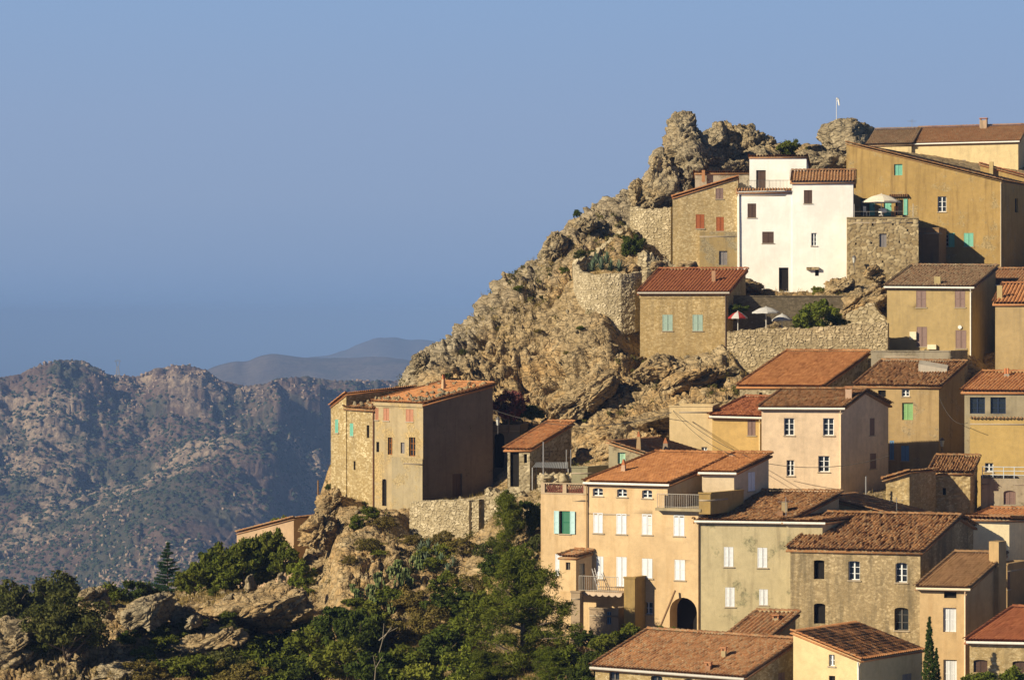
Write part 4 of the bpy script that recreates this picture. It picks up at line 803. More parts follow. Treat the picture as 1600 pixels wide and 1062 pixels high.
# ---- stone house on the left of the white one
house('village_house', 'E', 'ochre stone house with red shutters and a roofline rising to the white house', 'house', 1051, 1153, None, 243.8, 5, 278, 425, S_OCH, ('left', 0), T_ORG, L=8, yl=309, res=.085, amp=.018, cell=.25, ov=.12,
      fw=[('S', 1118, 294, 1130, 311, 'mauve'), ('S', 1087, 335, 1100.5, 357, 'rust'), ('S', 1119, 339, 1131, 361, 'rust'), ('B', 1123.5, 392, 1136.5, 414, 'grey')])
house('village_house', 'E2', 'x', 'house', 1093, 1153, None, 243.2, 5, 362, 425, plaster((.46, .34, .16), .4, (.12, .1, .07), .35, (.4, .33, .2)), ('flat', 0), L=1.2, fw=[('B', 1123.5, 392, 1136.5, 414, 'grey')], cornice='none')
merge('E', 'E2')
house('village_house', 'E3', 'rough grey plaster house end with a tiny chimney between crag and stone house', 'house', 1086, 1171, None, 252, 5, 270, 300, plaster((.50, .44, .34), .4, (.15, .12, .08), .3), ('front', -.8), T_OLD, L=5, chim=[(1099, 270, 4, 5, 'plain', (.5, .25, .12))], jit=.8, ov=.08)
# ---- house on the cliff with red roof
house('village_house', 'F', 'stone house on the cliff edge with red tiled roof and two pale sage shutters', 'house', 1000, 1136, None, 229, 8, 457, 556, stone((0.52, 0.38, 0.18), (0.76, 0.61, 0.36), (0.66, 0.47, 0.21), flecks=.6), ('front', 2.05), T_RED, L=6.5, st=20, res=.085, amp=.018, cell=.26, tw=.3, jit=.15,
      fw=[('S', 1035, 491.5, 1051, 517, 'sage'), ('S', 1082, 491.5, 1098, 517, 'sage')], cornice=(.5, .05), chim=[(1115, 440, 17, 6, 'plain', (.5, .3, .18))], gutter=(.55, .5, .42), pipe=('right', (.12, .08, .06)), smat=None)
# ---- beige houses right
house('village_house', 'H', 'beige three storey house with brown louvred shutters and white gutter', 'house', 1386, 1519, None, 216, 18, 449, 550, plaster(BEI, .25), ('front', 1.8), T_BRN, L=8.5, st=24,
      fw=[('S', 1431.5, 454, 1447, 480, 'mauve'), ('S', 1492, 454, 1508, 480, 'mauve'), ('S', 1432.5, 510.5, 1448.5, 541, 'mauve'), ('S', 1493, 516, 1510, 544, 'mauve')],
      chim=[(1465, 444, 12, 10, 'plain', (.5, .4, .2))], gutter=wg, pipe=('right', wg), tw=.26, yl=448)
h = HOUSES['H']; fr = h['ff']; m = MB(); u, z = fr.px(1500, 511); m.tube([fr.p(u, z, 0), fr.p(u, z, .12)], .16, 12); m.build('wall_lamp', simple('lamp_globe', (.8, .8, .78), .3), h['root'])
m = MB(); u, z = fr.px(1427, 524); m.box(fr, u - .28, u + .28, z - .35, z + .32, .003, .25); m.build('meter_box', simple('meter_box', (.75, .68, .5), .5), h['root'])
m = MB(); u, z = fr.px(1457, 541); m.box(fr, u - .4, u + .35, z - .25, z + .15, .003, .3); m.build('air_unit', simple('meter_box', (.75, .68, .5), .5), h['root'])
house('terrace_block', 'H0', 'grey rendered terrace wall in front of the beige three storey house', 'terrace', 1361, 1485, 1512, 211.5, 12, 549, 600, plaster((.44, .38, .28), .5, (.12, .1, .07), .3), ('flat', 0), L=None, st=35)
house('village_house', 'H2', 'narrow beige house with orange tiles tucked behind the three storey beige house', 'house', 1524, 1615, None, 223, 18, 445, 560, plaster(BEI, .3), ('front', 1.3), T_MID, L=5, st=24, fw=[('S', 1537, 451, 1552, 476, 'mauve'), ('S', 1540, 509, 1553, 535, 'mauve')], tw=.26, gutter=wg)
house('village_house', 'H3', 'plain ochre house end with bright orange tiles at the right edge', 'house', 1555, 1645, None, 211.5, 15, 474, 590, plaster((.52, .38, .19), .25), ('front', 1.55), T_ORG, L=6, st=18, tw=.3, jit=.2, chim=[(1562, 466, 20, 8, 'plain', (.5, .4, .2))])
# ---- orange roof, brown roof
house('village_house', 'I', 'low stone house under a big plain orange tiled roof', 'house', 1156, 1284, 1356, 208, 15, 604, 640, S_PAL, ('front', 2.6), T_NEW, st=35, res=.12, amp=.05, cell=.35, jit=.1, tw=.19, fw=[('D', 1186, 613, 1191, 621, 'dgrey')])
house('village_house', 'J', 'ochre plastered house with mossy brown tiles and one lime green shutter', 'house', 1338, 1467, 1507, 204, 15, 604, 740, plaster((.50, .36, .18), .35, (.15, .1, .05), .18, (.42, .33, .2)), ('front', 1.75), T_OLD, st=33, yl=602, jit=1.0, ov=.2,
      fw=[('D', 1372, 609.5, 1384, 620, 'dgrey'), ('G', 1409, 608, 1421, 619, 'white'), ('B', 1409.5, 629, 1426.5, 656, 'lime'), ('S', 1408, 696, 1420.5, 720, 'blue'), ('S', 1390, 688, 1397, 718, 'blue')])
h = HOUSES['J']; m = MB(); p = h['W3'](1.6, 3.2, .3); f2 = Frame(p, h['Uf'], -h['Us'].cross(Vector((0, 0, 1))).cross(Vector((0, 0, 1))) * -1 if False else Vector((-h['Uf'].y * -1, 0, 0)) if False else h['ff'].N)
m.hexa([f2.p(-1.3, p.z - .3, .3), f2.p(1.0, p.z - .5, .3), f2.p(1.0, p.z - .2, -.8), f2.p(-1.3, p.z, -.8), f2.p(-1.3, p.z + .35, .3), f2.p(1.0, p.z - .05, .3), f2.p(1.0, p.z + .25, -.8), f2.p(-1.3, p.z + .65, -.8)]); m.build('skylight_hatch', plaster((.55, .5, .42)), h['root'])
# ---- right edge tall house
house('village_house', 'K', 'tall ochre house with two curtained dark windows under orange tiles at the right edge', 'house', 1507, 1645, None, 196, 12, 612, 700, plaster((.42, .36, .24), .3, (.12, .1, .07), .2), ('front', 1.25), T_ORG, L=4.5, st=30, jit=.3, tw=.27,
      fw=[('C', 1515.5, 620.5, 1539, 646, 'navy'), ('C', 1547.5, 620.5, 1571.5, 646, 'navy')], chim=[(1573, 588, 4, 8, 'pots', (.4, .36, .3))])
house('village_house', 'K2', 'x', 'house', 1515.5, 1645, None, 195.6, 12, 654, 790, plaster((.60, .42, .16), .12), ('flat', 0), L=1, fw=[('G', 1539, 723, 1552, 737, 'blue')], cornice='none')
merge('K', 'K2')
h = HOUSES['K2']; V, Fc, att = [], [], []; tiles(V, Fc, att, h['ff'].p(0, h['z0'] - .02, .18), h['Uf'] * h['W'], h['Us'] * .45 + Vector((0, 0, .12)), .27, .4, .05, .5, 3); flush('tile_course', V, Fc, att, T_OLD, h['root'])
house('house_annex', 'K3', 'stained grey plaster balcony block with arched brown shutter at the right edge', 'annex', 1533, 1645, None, 191, 10, 748, 812, plaster((.47, .40, .29), .5, (.14, .11, .07), .25), ('flat', 0), L=4,
      fw=[('B', 1568, 766, 1587, 788, 'mauve', .35)], cornice='none')
h = HOUSES['K3']; fr = h['ff']; m = MB(); RB = simple('blue_white_rail', (.55, .62, .68), .4)
for zz in (.25, .55, .85): m.tube([fr.p(.1, h['z0'] + zz, -.1), fr.p(h['W'], h['z0'] + zz, -.1)], .03, 5)
for k in range(9): u = .1 + k * .78; m.tube([fr.p(u, h['z0'], -.1), fr.p(u, h['z0'] + .88, -.1)], .03, 5)
m.build('railing', RB, h['root'])
m = MB(); m.box(fr, -.05, h['W'], h['z0'] - 2.75, h['z0'] - 2.62, 0, .08); m.build('ledge', simple('dark_pipe', (.12, .08, .06), .6), h['root'])
house('village_house', 'K4', 'strip of bright orange tiles on a pale pink lower house at the right edge', 'house', 1521, 1645, None, 186.5, 10, 812, 840, plaster((.68, .48, .36), .2), ('front', .35), T_ORG, L=4.2, st=30, tw=.3, jit=.2)
# ---- pink, small yellow, cream
house('village_house', 'L', 'pale pink house with white framed windows and a gabled side in shade', 'house', 1190, 1316, 1388, 194, 10, 637.5, 780, plaster(PNK, .12), ('gable', 1.2, .46, .02), T_OLD, st=35, jit=.5, yl=637,
      fw=[('G', 1225, 653, 1241, 680, 'white'), ('G', 1286, 653, 1303, 680, 'white'), ('G', 1229, 718.5, 1241, 743, 'white'), ('G', 1278.5, 712, 1296, 737, 'white')],
      sw=[('S', 1359, 653, 1366.5, 680, 'mauve'), ('S', 1359.5, 708, 1369, 732, 'mauve')], chim=[(1326, 622, 14, 10, 'box', (.6, .42, .3))], gutter=wg, pipe=('right', (.8, .62, .42)))
house('village_house', 'M', 'narrow yellow house with striped red roof and brown shutter beside the pink house', 'house', 1113, 1189.5, None, 198.5, 10, 652, 720, plaster((.68, .46, .18), .1), ('front', 1.2), T_RED, L=6, st=32, yl=650, gutter=wg, jit=.5, pipe=('right', (.7, .55, .3)), fw=[('S', 1168, 655.5, 1180.5, 680, 'mauve')])
house('village_house', 'M2', 'blank pale cream house wall between the cliff and the narrow yellow house', 'house', 1046, 1113, None, 199.5, 10, 635, 715, plaster((.78, .60, .34), .2, (.4, .28, .12)), ('flat', 0), L=6, fw=[('G', 1096, 698, 1105, 709, 'white')])
house('village_house', 'N', 'small house with weathered red tiles and a mint shutter above the big yellow house', 'house', 951, 1036, None, 193, 10, 718, 745, plaster((.50, .43, .28), .3, (.15, .12, .07), .2), ('right', 0), T_MID, L=7, yl=691, st=35, jit=.15, fw=[('B', 965, 706.5, 977, 724, 'mint')],
      chim=[(998, 702, 20, 9, 'taper', (.48, .33, .18)), (1040, 706, 14, 12, 'taper', (.35, .27, .2))])
# ---- the big yellow house
yp = plaster(YEL, .34, (.40, .24, .10))
SH = lambda x0, y0, x1, y1: ('S', x0, y0, x1, y1, 'white')
house('village_house', 'O', 'big yellow house with rows of white shutters, an arch and a balcony', 'house', 918, 1091, None, 174, 22, 797, 1006, yp, ('flat', 0), L=9, st=40,
      fw=[SH(927, 800.5, 942, 832.5), SH(963, 802, 979, 834), SH(1003, 802.5, 1019, 835), SH(1052.5, 804, 1069.5, 837), SH(932, 868.5, 943, 904), SH(963, 869.5, 979.5, 916), SH(1003, 872, 1019.5, 903), SH(1054, 874, 1070.5, 906),
          ('G', 1005, 940, 1020, 959, 'white'), ('D', 1046.5, 933, 1089, 1003, 'dgrey', 1.0, 1.6)], cornice='none')
house('village_house', 'O1', 'x', 'house', 918, 1043, None, 174.85, 22, 756.5, 800, yp, ('front', 1.6), T_NEW, L=8, st=40, jit=.12, tw=.19, gutter=wg,
      fw=[('A', 926, 762, 942, 774.5, 'white', .3), ('A', 964, 763.5, 979.5, 776, 'white', .3), ('A', 1003, 765, 1019, 778, 'white', .3)])
house('village_house', 'O3', 'x', 'house', 1097, 1147, None, 175.9, 15, 738.5, 800, plaster((.72, .58, .40), .1), ('front', 1.0), T_NEW, L=4.2, st=40, jit=.12, tw=.19, gutter=wg, sw=[('S', 1169, 737, 1179.5, 767, 'white')])
house('village_house', 'O4', 'x', 'house', 1092, 1110, 1162, 173.3, 10, 771, 803, plaster(OCH, .2), ('flat', 0), st=40, deep=0)
house('village_house', 'O5', 'x', 'house', 845, 918, None, 177.0, 20, 772, 1003, plaster(YEL, .45, (.30, .18, .07)), ('flat', 0), L=9, st=30,
      fw=[('O', 874.5, 798, 890.5, 833.5, 'aqua'), SH(867.5, 865, 883, 899)], cornice='none')
house('village_house', 'O6', 'x', 'house', 874, 900, 925, 175.8, 22, 871, 924, yp, ('front', .25), T_MID, st=50, ov=.08, deep=0, fw=[('C', 884, 878, 891, 890, 'dgrey')], sw=[('P', 905, 880, 914, 921, 'cream')], jit=.5)
house('village_house', 'O7', 'x', 'house', 975, 992, None, 174.3, 15, 903, 1003, plaster(OCH, .4), ('flat', 0), L=1.6, st=35)
house('village_house', 'O8', 'x', 'house', 921, 966, None, 174.6, 15, 952, 1003, plaster((.50, .38, .26), .3), ('flat', 0), L=3, st=20, fw=[('C', 948, 955, 955, 975, 'blue')])
house('village_house', 'O9', 'x', 'house', 892, 906, None, 174.9, 15, 925, 1003, plaster((.50, .38, .26), .3), ('flat', 0), L=.8, st=20)
merge('O', 'O1', 'O3', 'O4', 'O5', 'O6', 'O7', 'O8', 'O9')
h = HOUSES['O']; fr = h['ff']; root = h['root']
# upper terrace floor slab and railing
m = MB(); ua, za = fr.px(1043, 796); ub = h['W'] + .35; m.box(fr, ua - .7, ub, h['z0'] - .05, h['z0'] + .14, -3, .55); m.build('balcony', plaster((.46, .38, .24)), root)
railing(root, fr, ua - .6, ub - .1, h['z0'] + .14, .95, .4, WIRON)
m = MB(); m.box(fr, ua - .5, ua - .1, h['z0'] + .14, h['z0'] + 1.0, .0, .4); m.build('parapet', yp, root)
# lower balcony: slab, scalloped fringe, railing
n1 = 1.75; f3 = Frame(fr.O + fr.N * n1, fr.U, fr.N); u0, zt = f3.px(900, 924); u1, _ = f3.px(970, 924); z = f3.px(935, 925)[1]
m = MB(); m.box(fr, u0, u1, z - .16, z, .0, n1 - .3); m.build('balcony', plaster((.55, .42, .3)), root)
V = []; m = MB()
for k in range(7):
    ua, ub = u0 + (u1 - u0) * k / 7, u0 + (u1 - u0) * (k + 1) / 7; q = [(ua + (ub - ua) * i / 6, z - .16 - .14 * (1 - ((i - 3) / 3.0) ** 2)) for i in range(7)]
    for (a_, za), (b_, zb) in zip(q[:-1], q[1:]): m.hexa([fr.p(a_, za, n1 - .2), fr.p(b_, zb, n1 - .2), fr.p(b_, zb, n1 - .29), fr.p(a_, za, n1 - .29), fr.p(a_, z - .03, n1 - .2), fr.p(b_, z - .03, n1 - .2), fr.p(b_, z - .03, n1 - .29), fr.p(a_, z - .03, n1 - .29)])
m.build('fringe', plaster((.70, .55, .42), .1), root)
railing(root, f3, u0 + .1, u1 - .3, z, 1.05, -.35, WIRON)
# lattice balustrade on the left wing
h5 = HOUSES['O5']; fr = h5['ff']; LAT = simple('terracotta_lattice', (.26, .09, .07), .8); W5 = h5['W']; zb = h5['z0']
m = MB()
for u in (0.0, W5 / 2 - .12, W5 - .3): m.box(fr, u, u + .28, zb, zb + .68, -.3, -.02)
m.box(fr, 0, W5, zb + .68, zb + .74, -.32, 0); m.box(fr, 0, W5, zb - .03, zb + .06, -.31, .04); m.build('balustrade', plaster((.62, .48, .32)), root)
m = MB()
for a_, b_ in ((.28, W5 / 2 - .12), (W5 / 2 + .16, W5 - .3)):
    k = int((b_ - a_) / .16)
    for i in range(k):
        x = a_ + (b_ - a_) * i / k; x2 = min(b_, x + .34)
        m.tube([fr.p(x, zb + .06, -.16), fr.p(x2, zb + .68, -.16)], .026, 4); m.tube([fr.p(x2, zb + .06, -.13), fr.p(x, zb + .68, -.13)], .026, 4)
m.build('lattice', LAT, root)
m = MB(); m.tube([fr.p(W5 - .05, zb + .9, .12), fr.p(W5 - .05, zb - 5.2, .12)], .05, 6); m.tube([fr.p(W5 - .05, zb + .9, .12), fr.p(W5 + .3, zb + 1.0, .35)], .05, 6); m.build('downpipe', simple('old_pipe', (.5, .33, .16), .5), root)
for px, py, hp, ck in ((975, 727, 22, 'taper'), (1094, 708, 7, 'plain')):
    hh = HOUSES['O1'] if px < 1090 else HOUSES['O3']; q = 2.6 if px < 1090 else 3.6; s = None
    best = min(((abs(CX + F * w.x / w.y - px), w) for w in (hh['W3'](hh['W'] * i / 60, q) for i in range(61))), key=lambda x: x[0])[1]
    chimney(root, best, .42, hp * best.y / F * .6, .4, ck, (.6, .42, .3), hh['ff'])
# ---- grey green house and its annex
house('village_house', 'P', 'grey-green plastered house with four small white shutters and mossy roof', 'house', 1091, 1229, None, 172.9, 12, 815, 1006, plaster(GRG, .4, (.16, .13, .08), .16, (.36, .33, .2)), ('front', 1.55), T_OLD, L=6, st=43, jit=1.0, gutter=wg, yl=813,
      fw=[SH(1131, 854, 1146, 885), SH(1183.5, 855, 1199, 886.5), SH(1133, 917, 1148, 947.5), SH(1186, 920, 1200, 945)], chim=[(1219, 806, 8, 9, 'plain', (.4, .22, .12)), (1226, 800, 16, 9, 'plain', (.45, .35, .2))])
house('village_house', 'P2', 'x', 'house', 1229, 1285, None, 171.9, 12, 816, 1006, plaster(GRG, .4, (.16, .13, .08), .16, (.36, .33, .2)), ('front', .1), T_OLD, L=6, st=43, jit=1.0, gutter=wg)
merge('P', 'P2')
# ---- old stained house
house('village_house', 'Q', 'old stained rubble house with arched windows under a large mossy tile roof', 'house', 1235, 1438, None, 168, 17, 862, 1006, stone((0.40, 0.31, 0.18), (0.72, 0.58, 0.36), (0.58, 0.44, 0.24), 'stained_stone', flecks=.77), ('gable', 1.9, .5), T_OLD, L=11.4, st=35, yl=857, res=.085, amp=.018, cell=.25, jit=1.3, tw=.23, top_irreg=.05,
      fw=[('D', 1271.5, 874.5, 1288, 904.5, 'dgrey', .2, .3), ('A', 1325.5, 876, 1343.5, 906, 'white', .2, .3), ('A', 1399, 878.5, 1417.5, 909.5, 'white', .35, .3), ('D', 1271.5, 942, 1289.5, 974, 'dgrey', .35, .3), ('A', 1397.5, 948.5, 1419.5, 984.5, 'grey', .35, .3)])
house('village_house', 'S', 'smooth pale cream wall of a new house beside the mossy roof', 'house', 1489, 1577, None, 174.5, 5, 812, 900, plaster((1.05, .90, .60), .04), ('front', -.5), T_MID, L=7, st=32, yl=809, tw=.28)
house('village_house', 'R', 'tall narrow apricot house with white plank shutter and tan tiles', 'house', 1437, 1511, None, 163, 13, 919, 1100, plaster((.70, .50, .27), .3, (.35, .2, .08)), ('front', 1.7), T_TAN, L=5, st=38, gutter=(.8, .68, .5), pipe=('right', (.8, .6, .42)), jit=.2, tw=.2, yl=917.5,
      fw=[('D', 1475, 921.5, 1494.5, 934, 'dgrey'), ('B', 1473.5, 949, 1494, 987, 'white'), ('B', 1474, 1030, 1495, 1075, 'white')])
h = HOUSES['R']; p = h['W3'](-.0, 4.2); m = MB(); f2 = Frame(p, h['fs'].U, h['fs'].N); m.box(f2, -.55, .5, h['zb'], p.z + 1.3, -.35, .35); m.build('chimney', plaster((.52, .36, .18)), h['root'])
house('village_house', 'R2', 'x', 'house', 1540, 1574, None, 170.2, 10, 882, 960, plaster((.50, .34, .17)), ('flat', 0), L=4, st=38, sw=[('S', 1574.5, 893, 1578, 920, 'mauve')]); merge('R', 'R2')
house('village_house', 'T', 'low stone house with dark red roof and white gutter in the bottom right corner', 'house', 1515, 1665, None, 155, 10, 1004, 1090, S_OCH, ('front', 1.35), T_RED, L=6, st=38, yl=1001, gutter=wg, jit=.12, tw=.19, res=.085, amp=.018, cell=.28, fw=[('B', 1521, 1030, 1543, 1050, 'brown', .2), ('B', 1582, 1032, 1606, 1050, 'brown', .2)])
house('village_house', 'U', 'small cream house with bright orange tiled roof and shaded right wall', 'house', 1239.5, 1345, 1441, 151.0, 28, 1031, 1100, plaster((.80, .64, .36), .25, (.4, .28, .12)), ('right', .0), T_ORG, st=44, yl=988, jit=.2, ov=.15,
      fw=[('G', 1295, 1022, 1304, 1040, 'blue'), ('D', 1295, 1055, 1305, 1075, 'dgrey')], sw=[('S', 1410, 1052, 1424, 1075, 'grey')], pipe=('right', wg))
house('village_house', 'V', 'wide stone house with brown roof and two tiny chimneys along the bottom edge', 'house', 930, 1160, 1241, 151, 26, 1058, 1090, S_YEL, ('front', 1.55), T_MID, st=40, yl=1041, jit=.35, tw=.2, gutter=(.5, .48, .44), res=.085, amp=.018, cell=.28,
      fw=[('A', 952, 1047, 967.5, 1075, 'grey', .3), ('A', 1017, 1055, 1035, 1080, 'grey', .3), ('A', 1068, 1060, 1085, 1085, 'grey', .3)], sw=[('S', 1216, 1050, 1226, 1075, 'mauve')], chim=[(1131, 1027, 11, 7, 'cap', (.45, .35, .2)), (1107, 1047, 8, 8, 'cap', (.4, .22, .13))])
house('village_house', 'V2', 'small roof with a white capped chimney leaning on the grey-green house', 'house', 1130, 1188, 1243, 159, 14, 1005, 1040, plaster((.45, .35, .2)), ('front', 1.45), T_MID, st=42, jit=.5, tw=.27, chim=[(1212, 968, 3, 9, 'cap', (.5, .4, .25))])
# ---- left house on its rock
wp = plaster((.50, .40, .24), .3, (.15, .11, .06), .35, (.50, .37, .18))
house('cliff_house', 'W', 'tall grey-ochre house at the left end with a big shaded wall and red roof', 'house', 583, 661, 770, 213, 48, 631.5, 795, wp, ('front', 1.46), T_ORG, jit=.6, st=50, ov=.15, smat=plaster((.27, .21, .16), .3, (.1, .08, .06), .1, (.22, .18, .13)),  # side walls take a darker plaster that paints in their shade
      fw=[('S', 586, 637, 591.5, 656, 'salmon'), ('S', 599, 637.5, 608, 657, 'salmon'), ('S', 634, 639, 646, 658.5, 'salmon'), ('D', 588, 690, 592.5, 706, 'dgrey'), ('C', 606, 683, 613, 710, 'wood'), ('B', 626, 691, 632, 708, 'grey'), ('C', 639, 683, 649, 712.5, 'wood'), ('D', 597, 748, 604, 790, 'dgrey', .8)],
      sw=[('P', 707, 740, 722, 776, 'brown')], cornice=(.25, .12), chim=[(693, 609, 17, 7, 'taper', (.6, .42, .25))], pipe=('left', (.2, .1, .06)))
house('cliff_house', 'W4', 'x', 'house', 612, 660.0, None, 212.0, 48, 717, 808, plaster((.43, .36, .23), .4, (.15, .12, .07), .4, (.42, .33, .18)), ('flat', 0), L=.75, st=0, cornice='none'); merge('W', 'W4')
house('cliff_house', 'W2', 'rough stone house with one green shutter and rubble strewn roof at the left end', 'house', 541, 583, None, 217.8, 48, 640, 800, S_YEL, ('front', 1.2), T_OLD, L=7.5, yl=637, st=50, res=.085, amp=.018, cell=.27, jit=1.3,
      fw=[('S', 546.5, 661, 552, 681, 'teal'), ('D', 573, 664, 577, 684, 'dgrey'), ('D', 552.5, 720, 555.5, 734, 'dgrey')], ov=.2)
house('cliff_house', 'W3', 'stone house end with rising roofline and green shutter on the extreme left cliff', 'house', 517, 541, None, 220.4, 48, 616, 785, S_YEL, ('left', .5), T_ORG, L=7.5, yl=635, st=50, res=.085, amp=.018, cell=.25, fw=[('S', 523.5, 655, 528.5, 676, 'teal')], ov=.1)
# ---- small things in the yard
house('stone_shed', 'X', 'small dark stone shed with a red roof in the yard below the cliff', 'shed', 793, 828, 893, 207, 12, 702, 775, S_PAL, ('front', 1.9), T_ORG, st=42, res=.09, amp=.07, cell=.38, jit=.5, tw=.3, fw=[('D', 818.5, 709, 823.5, 723, 'dgrey'), ('D', 797, 706, 811, 760, 'dgrey')])
house('store_house', 'X1', 'dark plain building in the shade behind the left house', 'store', 768, 812, None, 221, 10, 665, 780, plaster((.34, .28, .2)), ('flat', 0), L=5, fw=[('D', 772, 676, 788, 730, 'dgrey', .9)])
house('garage', 'X2', 'small flat-roofed grey-green box building beside the big yellow house', 'garage', 893, 918, 951, 198, 10, 730, 765, plaster((.36, .34, .22), .3), ('flat', 0), st=42)
house('ruined_house', 'X3', 'ruined rubble house with broken tile edge below the brown roofed house', 'ruin', 1384, 1421, 1462, 187, 12, 738, 800, S_OCH, ('left', 0), T_OLD, st=38, yl=749, res=.1, amp=.07, cell=.36, jit=1.3)
house('ruined_house', 'X4', 'stone wall and mossy roof of a ruin next to the tall ochre house', 'ruin', 1455, 1516, None, 190.5, 10, 738, 825, S_OCH, ('front', .9), T_OLD, L=3, st=20, res=.1, amp=.09, cell=.4, jit=1.4, fw=[('D', 1473, 762, 1478, 773, 'dgrey')])
house('village_house', 'X5', 'low cream house end with a broken red tile roof sliding down to the right', 'house', 1288, 1404, None, 178, 10, 808, 840, plaster((.72, .58, .3)), ('right', 0), T_MID, L=4.5, st=36, yl=778, jit=.15)
house('garden_house', 'Z', 'long pale pink blind wall partly hidden by bushes on the far left spur', 'house', 370, 459, 497, 222, 25, 810, 868, plaster((.62, .44, .28), .1), ('left', 0), T_MID, st=32, yl=833, ov=.08)

carve([(h_['C'], h_['Uf'], h_['Us'], h_['W'], h_['L'], h_['zb'] + h_['deep']) for k_, h_ in HOUSES.items() if k_ not in ('A', 'A1', 'A5', 'E3', 'O6', 'C2', 'Z', 'W3', 'W2', 'W', 'W4', 'X1', 'O1', 'O3', 'O4')])
def carve_line(a, b, zf_px):
    A, B = PX(*a), PX(*b); U = B - A; U.z = 0; W_ = U.length; U = U / W_; S = Vector((-U.y, U.x, 0)); carve([(Vector((B.x, B.y, 0)), U, S, W_, 1.2, (HY - zf_px) / F * B.y)])
carve_line((650, 845, 209.5), (748, 850, 205.5), 842); carve_line((1185, 590, 218.5), (1387, 590, 215.5), 590); carve_line((900, 485, 235), (1000, 485, 233), 486)
# ---------------------------------------------------------------- dry stone walls
def drystone(name, label, pts, th=.6, amp=.09, cell=.38, mat=None, irreg=.12, seed=1, cat='wall', deep=2.0, kind=None):
    """pts: (px, D, y top, y bottom); free standing wall with rubble face"""
    W = [PX(p[0], p[2], p[1]) for p in pts]; B = [PX(p[0], p[3], p[1]).z - deep for p in pts]; S = [0]
    for a, b2 in zip(W[:-1], W[1:]): S.append(S[-1] + math.hypot(b2.x - a.x, b2.y - a.y))
    n = max(2, int(S[-1] / .07)); ss = np.linspace(0, S[-1], n + 1); X = np.interp(ss, S, [w.x for w in W]); Y = np.interp(ss, S, [w.y for w in W]); ZT = np.interp(ss, S, [w.z for w in W]); ZB = np.interp(ss, S, B)
    ZT = ZT + irreg * 2 * (vnoise(np.stack([ss * 3.2, ss * 0 + seed, ss * 0], 1), seed) - .5) + irreg * (vnoise(np.stack([ss * .6, ss * 0 + seed, ss * 0], 1), seed + 2) - .5)
    dx = np.gradient(X); dy = np.gradient(Y); l = np.hypot(dx, dy); nx, ny = dy / l, -dx / l
    H = (ZT - ZB).max(); m_ = max(2, int(H / .07)); T = np.linspace(0, 1, m_ + 1); k = max(2, int(th / .12))
    rowsV = []; rnd = []; mo = []
    tt = [(0, t) for t in T] + [(j / k * th, 1.0) for j in range(1, k + 1)] + [(th, 1 - t) for t in np.linspace(.1, 1, 8)]
    ref = ZT.max()
    for dpt, t in tt:
        Zr = ZB + (ZT - ZB) * t; q = np.stack([ss / cell * .8, (Zr - ref + dpt) / cell * 1.25], 1); q = q + (np.stack([vnoise(np.stack([q[:, 0], q[:, 1], q[:, 0] * 0], 1), 5), vnoise(np.stack([q[:, 0], q[:, 1], q[:, 0] * 0 + 9], 1), 6)], 1) - .5) * .7
        a, b2, idd = worley2(q, seed); e = np.clip((b2 - a) / .3, 0, 1); d = amp * (np.sqrt(e) - .7 + 1.1 * (idd - .5) * e); sg = 1 if dpt < th * .99 else -1
        o = -dpt + (d * sg if (dpt == 0 or sg < 0) else 0); z = Zr + (d if 0 < dpt < th else 0)
        rowsV.append(np.stack([X + nx * o, Y + ny * o, z], 1)); rnd.append(idd); mo.append(1 - np.clip((b2 - a) / .16, 0, 1))
    V = np.stack(rowsV, 1); a_, b_ = V.shape[:2]; fc = grid_faces(a_, b_); V = V.reshape(-1, 3)
    cap = [tuple(range(0, b_))[::-1], tuple((a_ - 1) * b_ + i for i in range(b_))]
    base = (float(X.mean()), float(Y.mean()), float(ZB.min()))
    o = mesh_obj(name, V, [tuple(f) for f in fc.tolist()] + cap, mat or S_PAL, attrs={'rnd': np.stack(rnd, 1).ravel(), 'mort': np.stack(mo, 1).ravel()}, loc=base); tag(o, label, cat); return o
drystone('retaining_wall', 'long rubble retaining wall holding up the parasol terrace', [(1136, 219.5, 519, 600), (1160, 219, 516, 610), (1260, 217.5, 512, 610), (1387, 215.5, 503, 600)], .8, .08, .28, S_RET, .08, 2)
drystone('retaining_wall', 'curved pale dry stone wall round the agave terrace on the cliff', [(896, 242, 414, 440), (897, 239, 419, 470), (903, 236.5, 425, 484), (920, 234.5, 429, 490), (945, 233.4, 429, 492), (970, 233, 428, 490), (992, 233.6, 427, 485), (1003, 236, 424, 480)], .5, .07, .28, S_PAL, .08, 3)
drystone('stone_wall', 'pale dry stone wall high under the crag beside the stone house', [(984, 254, 322, 385), (1010, 252.5, 326, 385), (1048, 251.5, 324, 380)], .6, .07, .3, S_PAL, .12, 4)
drystone('stone_wall', 'thin stepped stone wall climbing the cliff behind the agaves', [(900, 243.5, 411, 425), (930, 246, 396, 415), (960, 249, 374, 395), (985, 252.5, 352, 380)], .5, .1, .5, S_PAL, .25, 5)
drystone('stone_wall', 'broken stone wall below the red shuttered stone house', [(996, 240.5, 398, 450), (1010, 240, 392, 450), (1030, 240.5, 404, 450), (1055, 240.5, 413, 450)], .7, .1, .42, S_PAL, .3, 6)
drystone('retaining_wall', 'dry stone wall holding the yard of the left end house', [(640, 210.5, 786, 838), (665, 209, 782, 845), (700, 207.3, 781, 850), (748, 205.5, 781, 856), (770, 211, 780, 830)], .8, .07, .27, S_PAL, .08, 7)
drystone('stone_wall', 'crumbling stone wall with rubble beside the dark shed', [(757, 205, 762, 800), (785, 204, 768, 800), (815, 203, 772, 800), (845, 202, 775, 810)], .6, .12, .42, S_PAL, .25, 8)
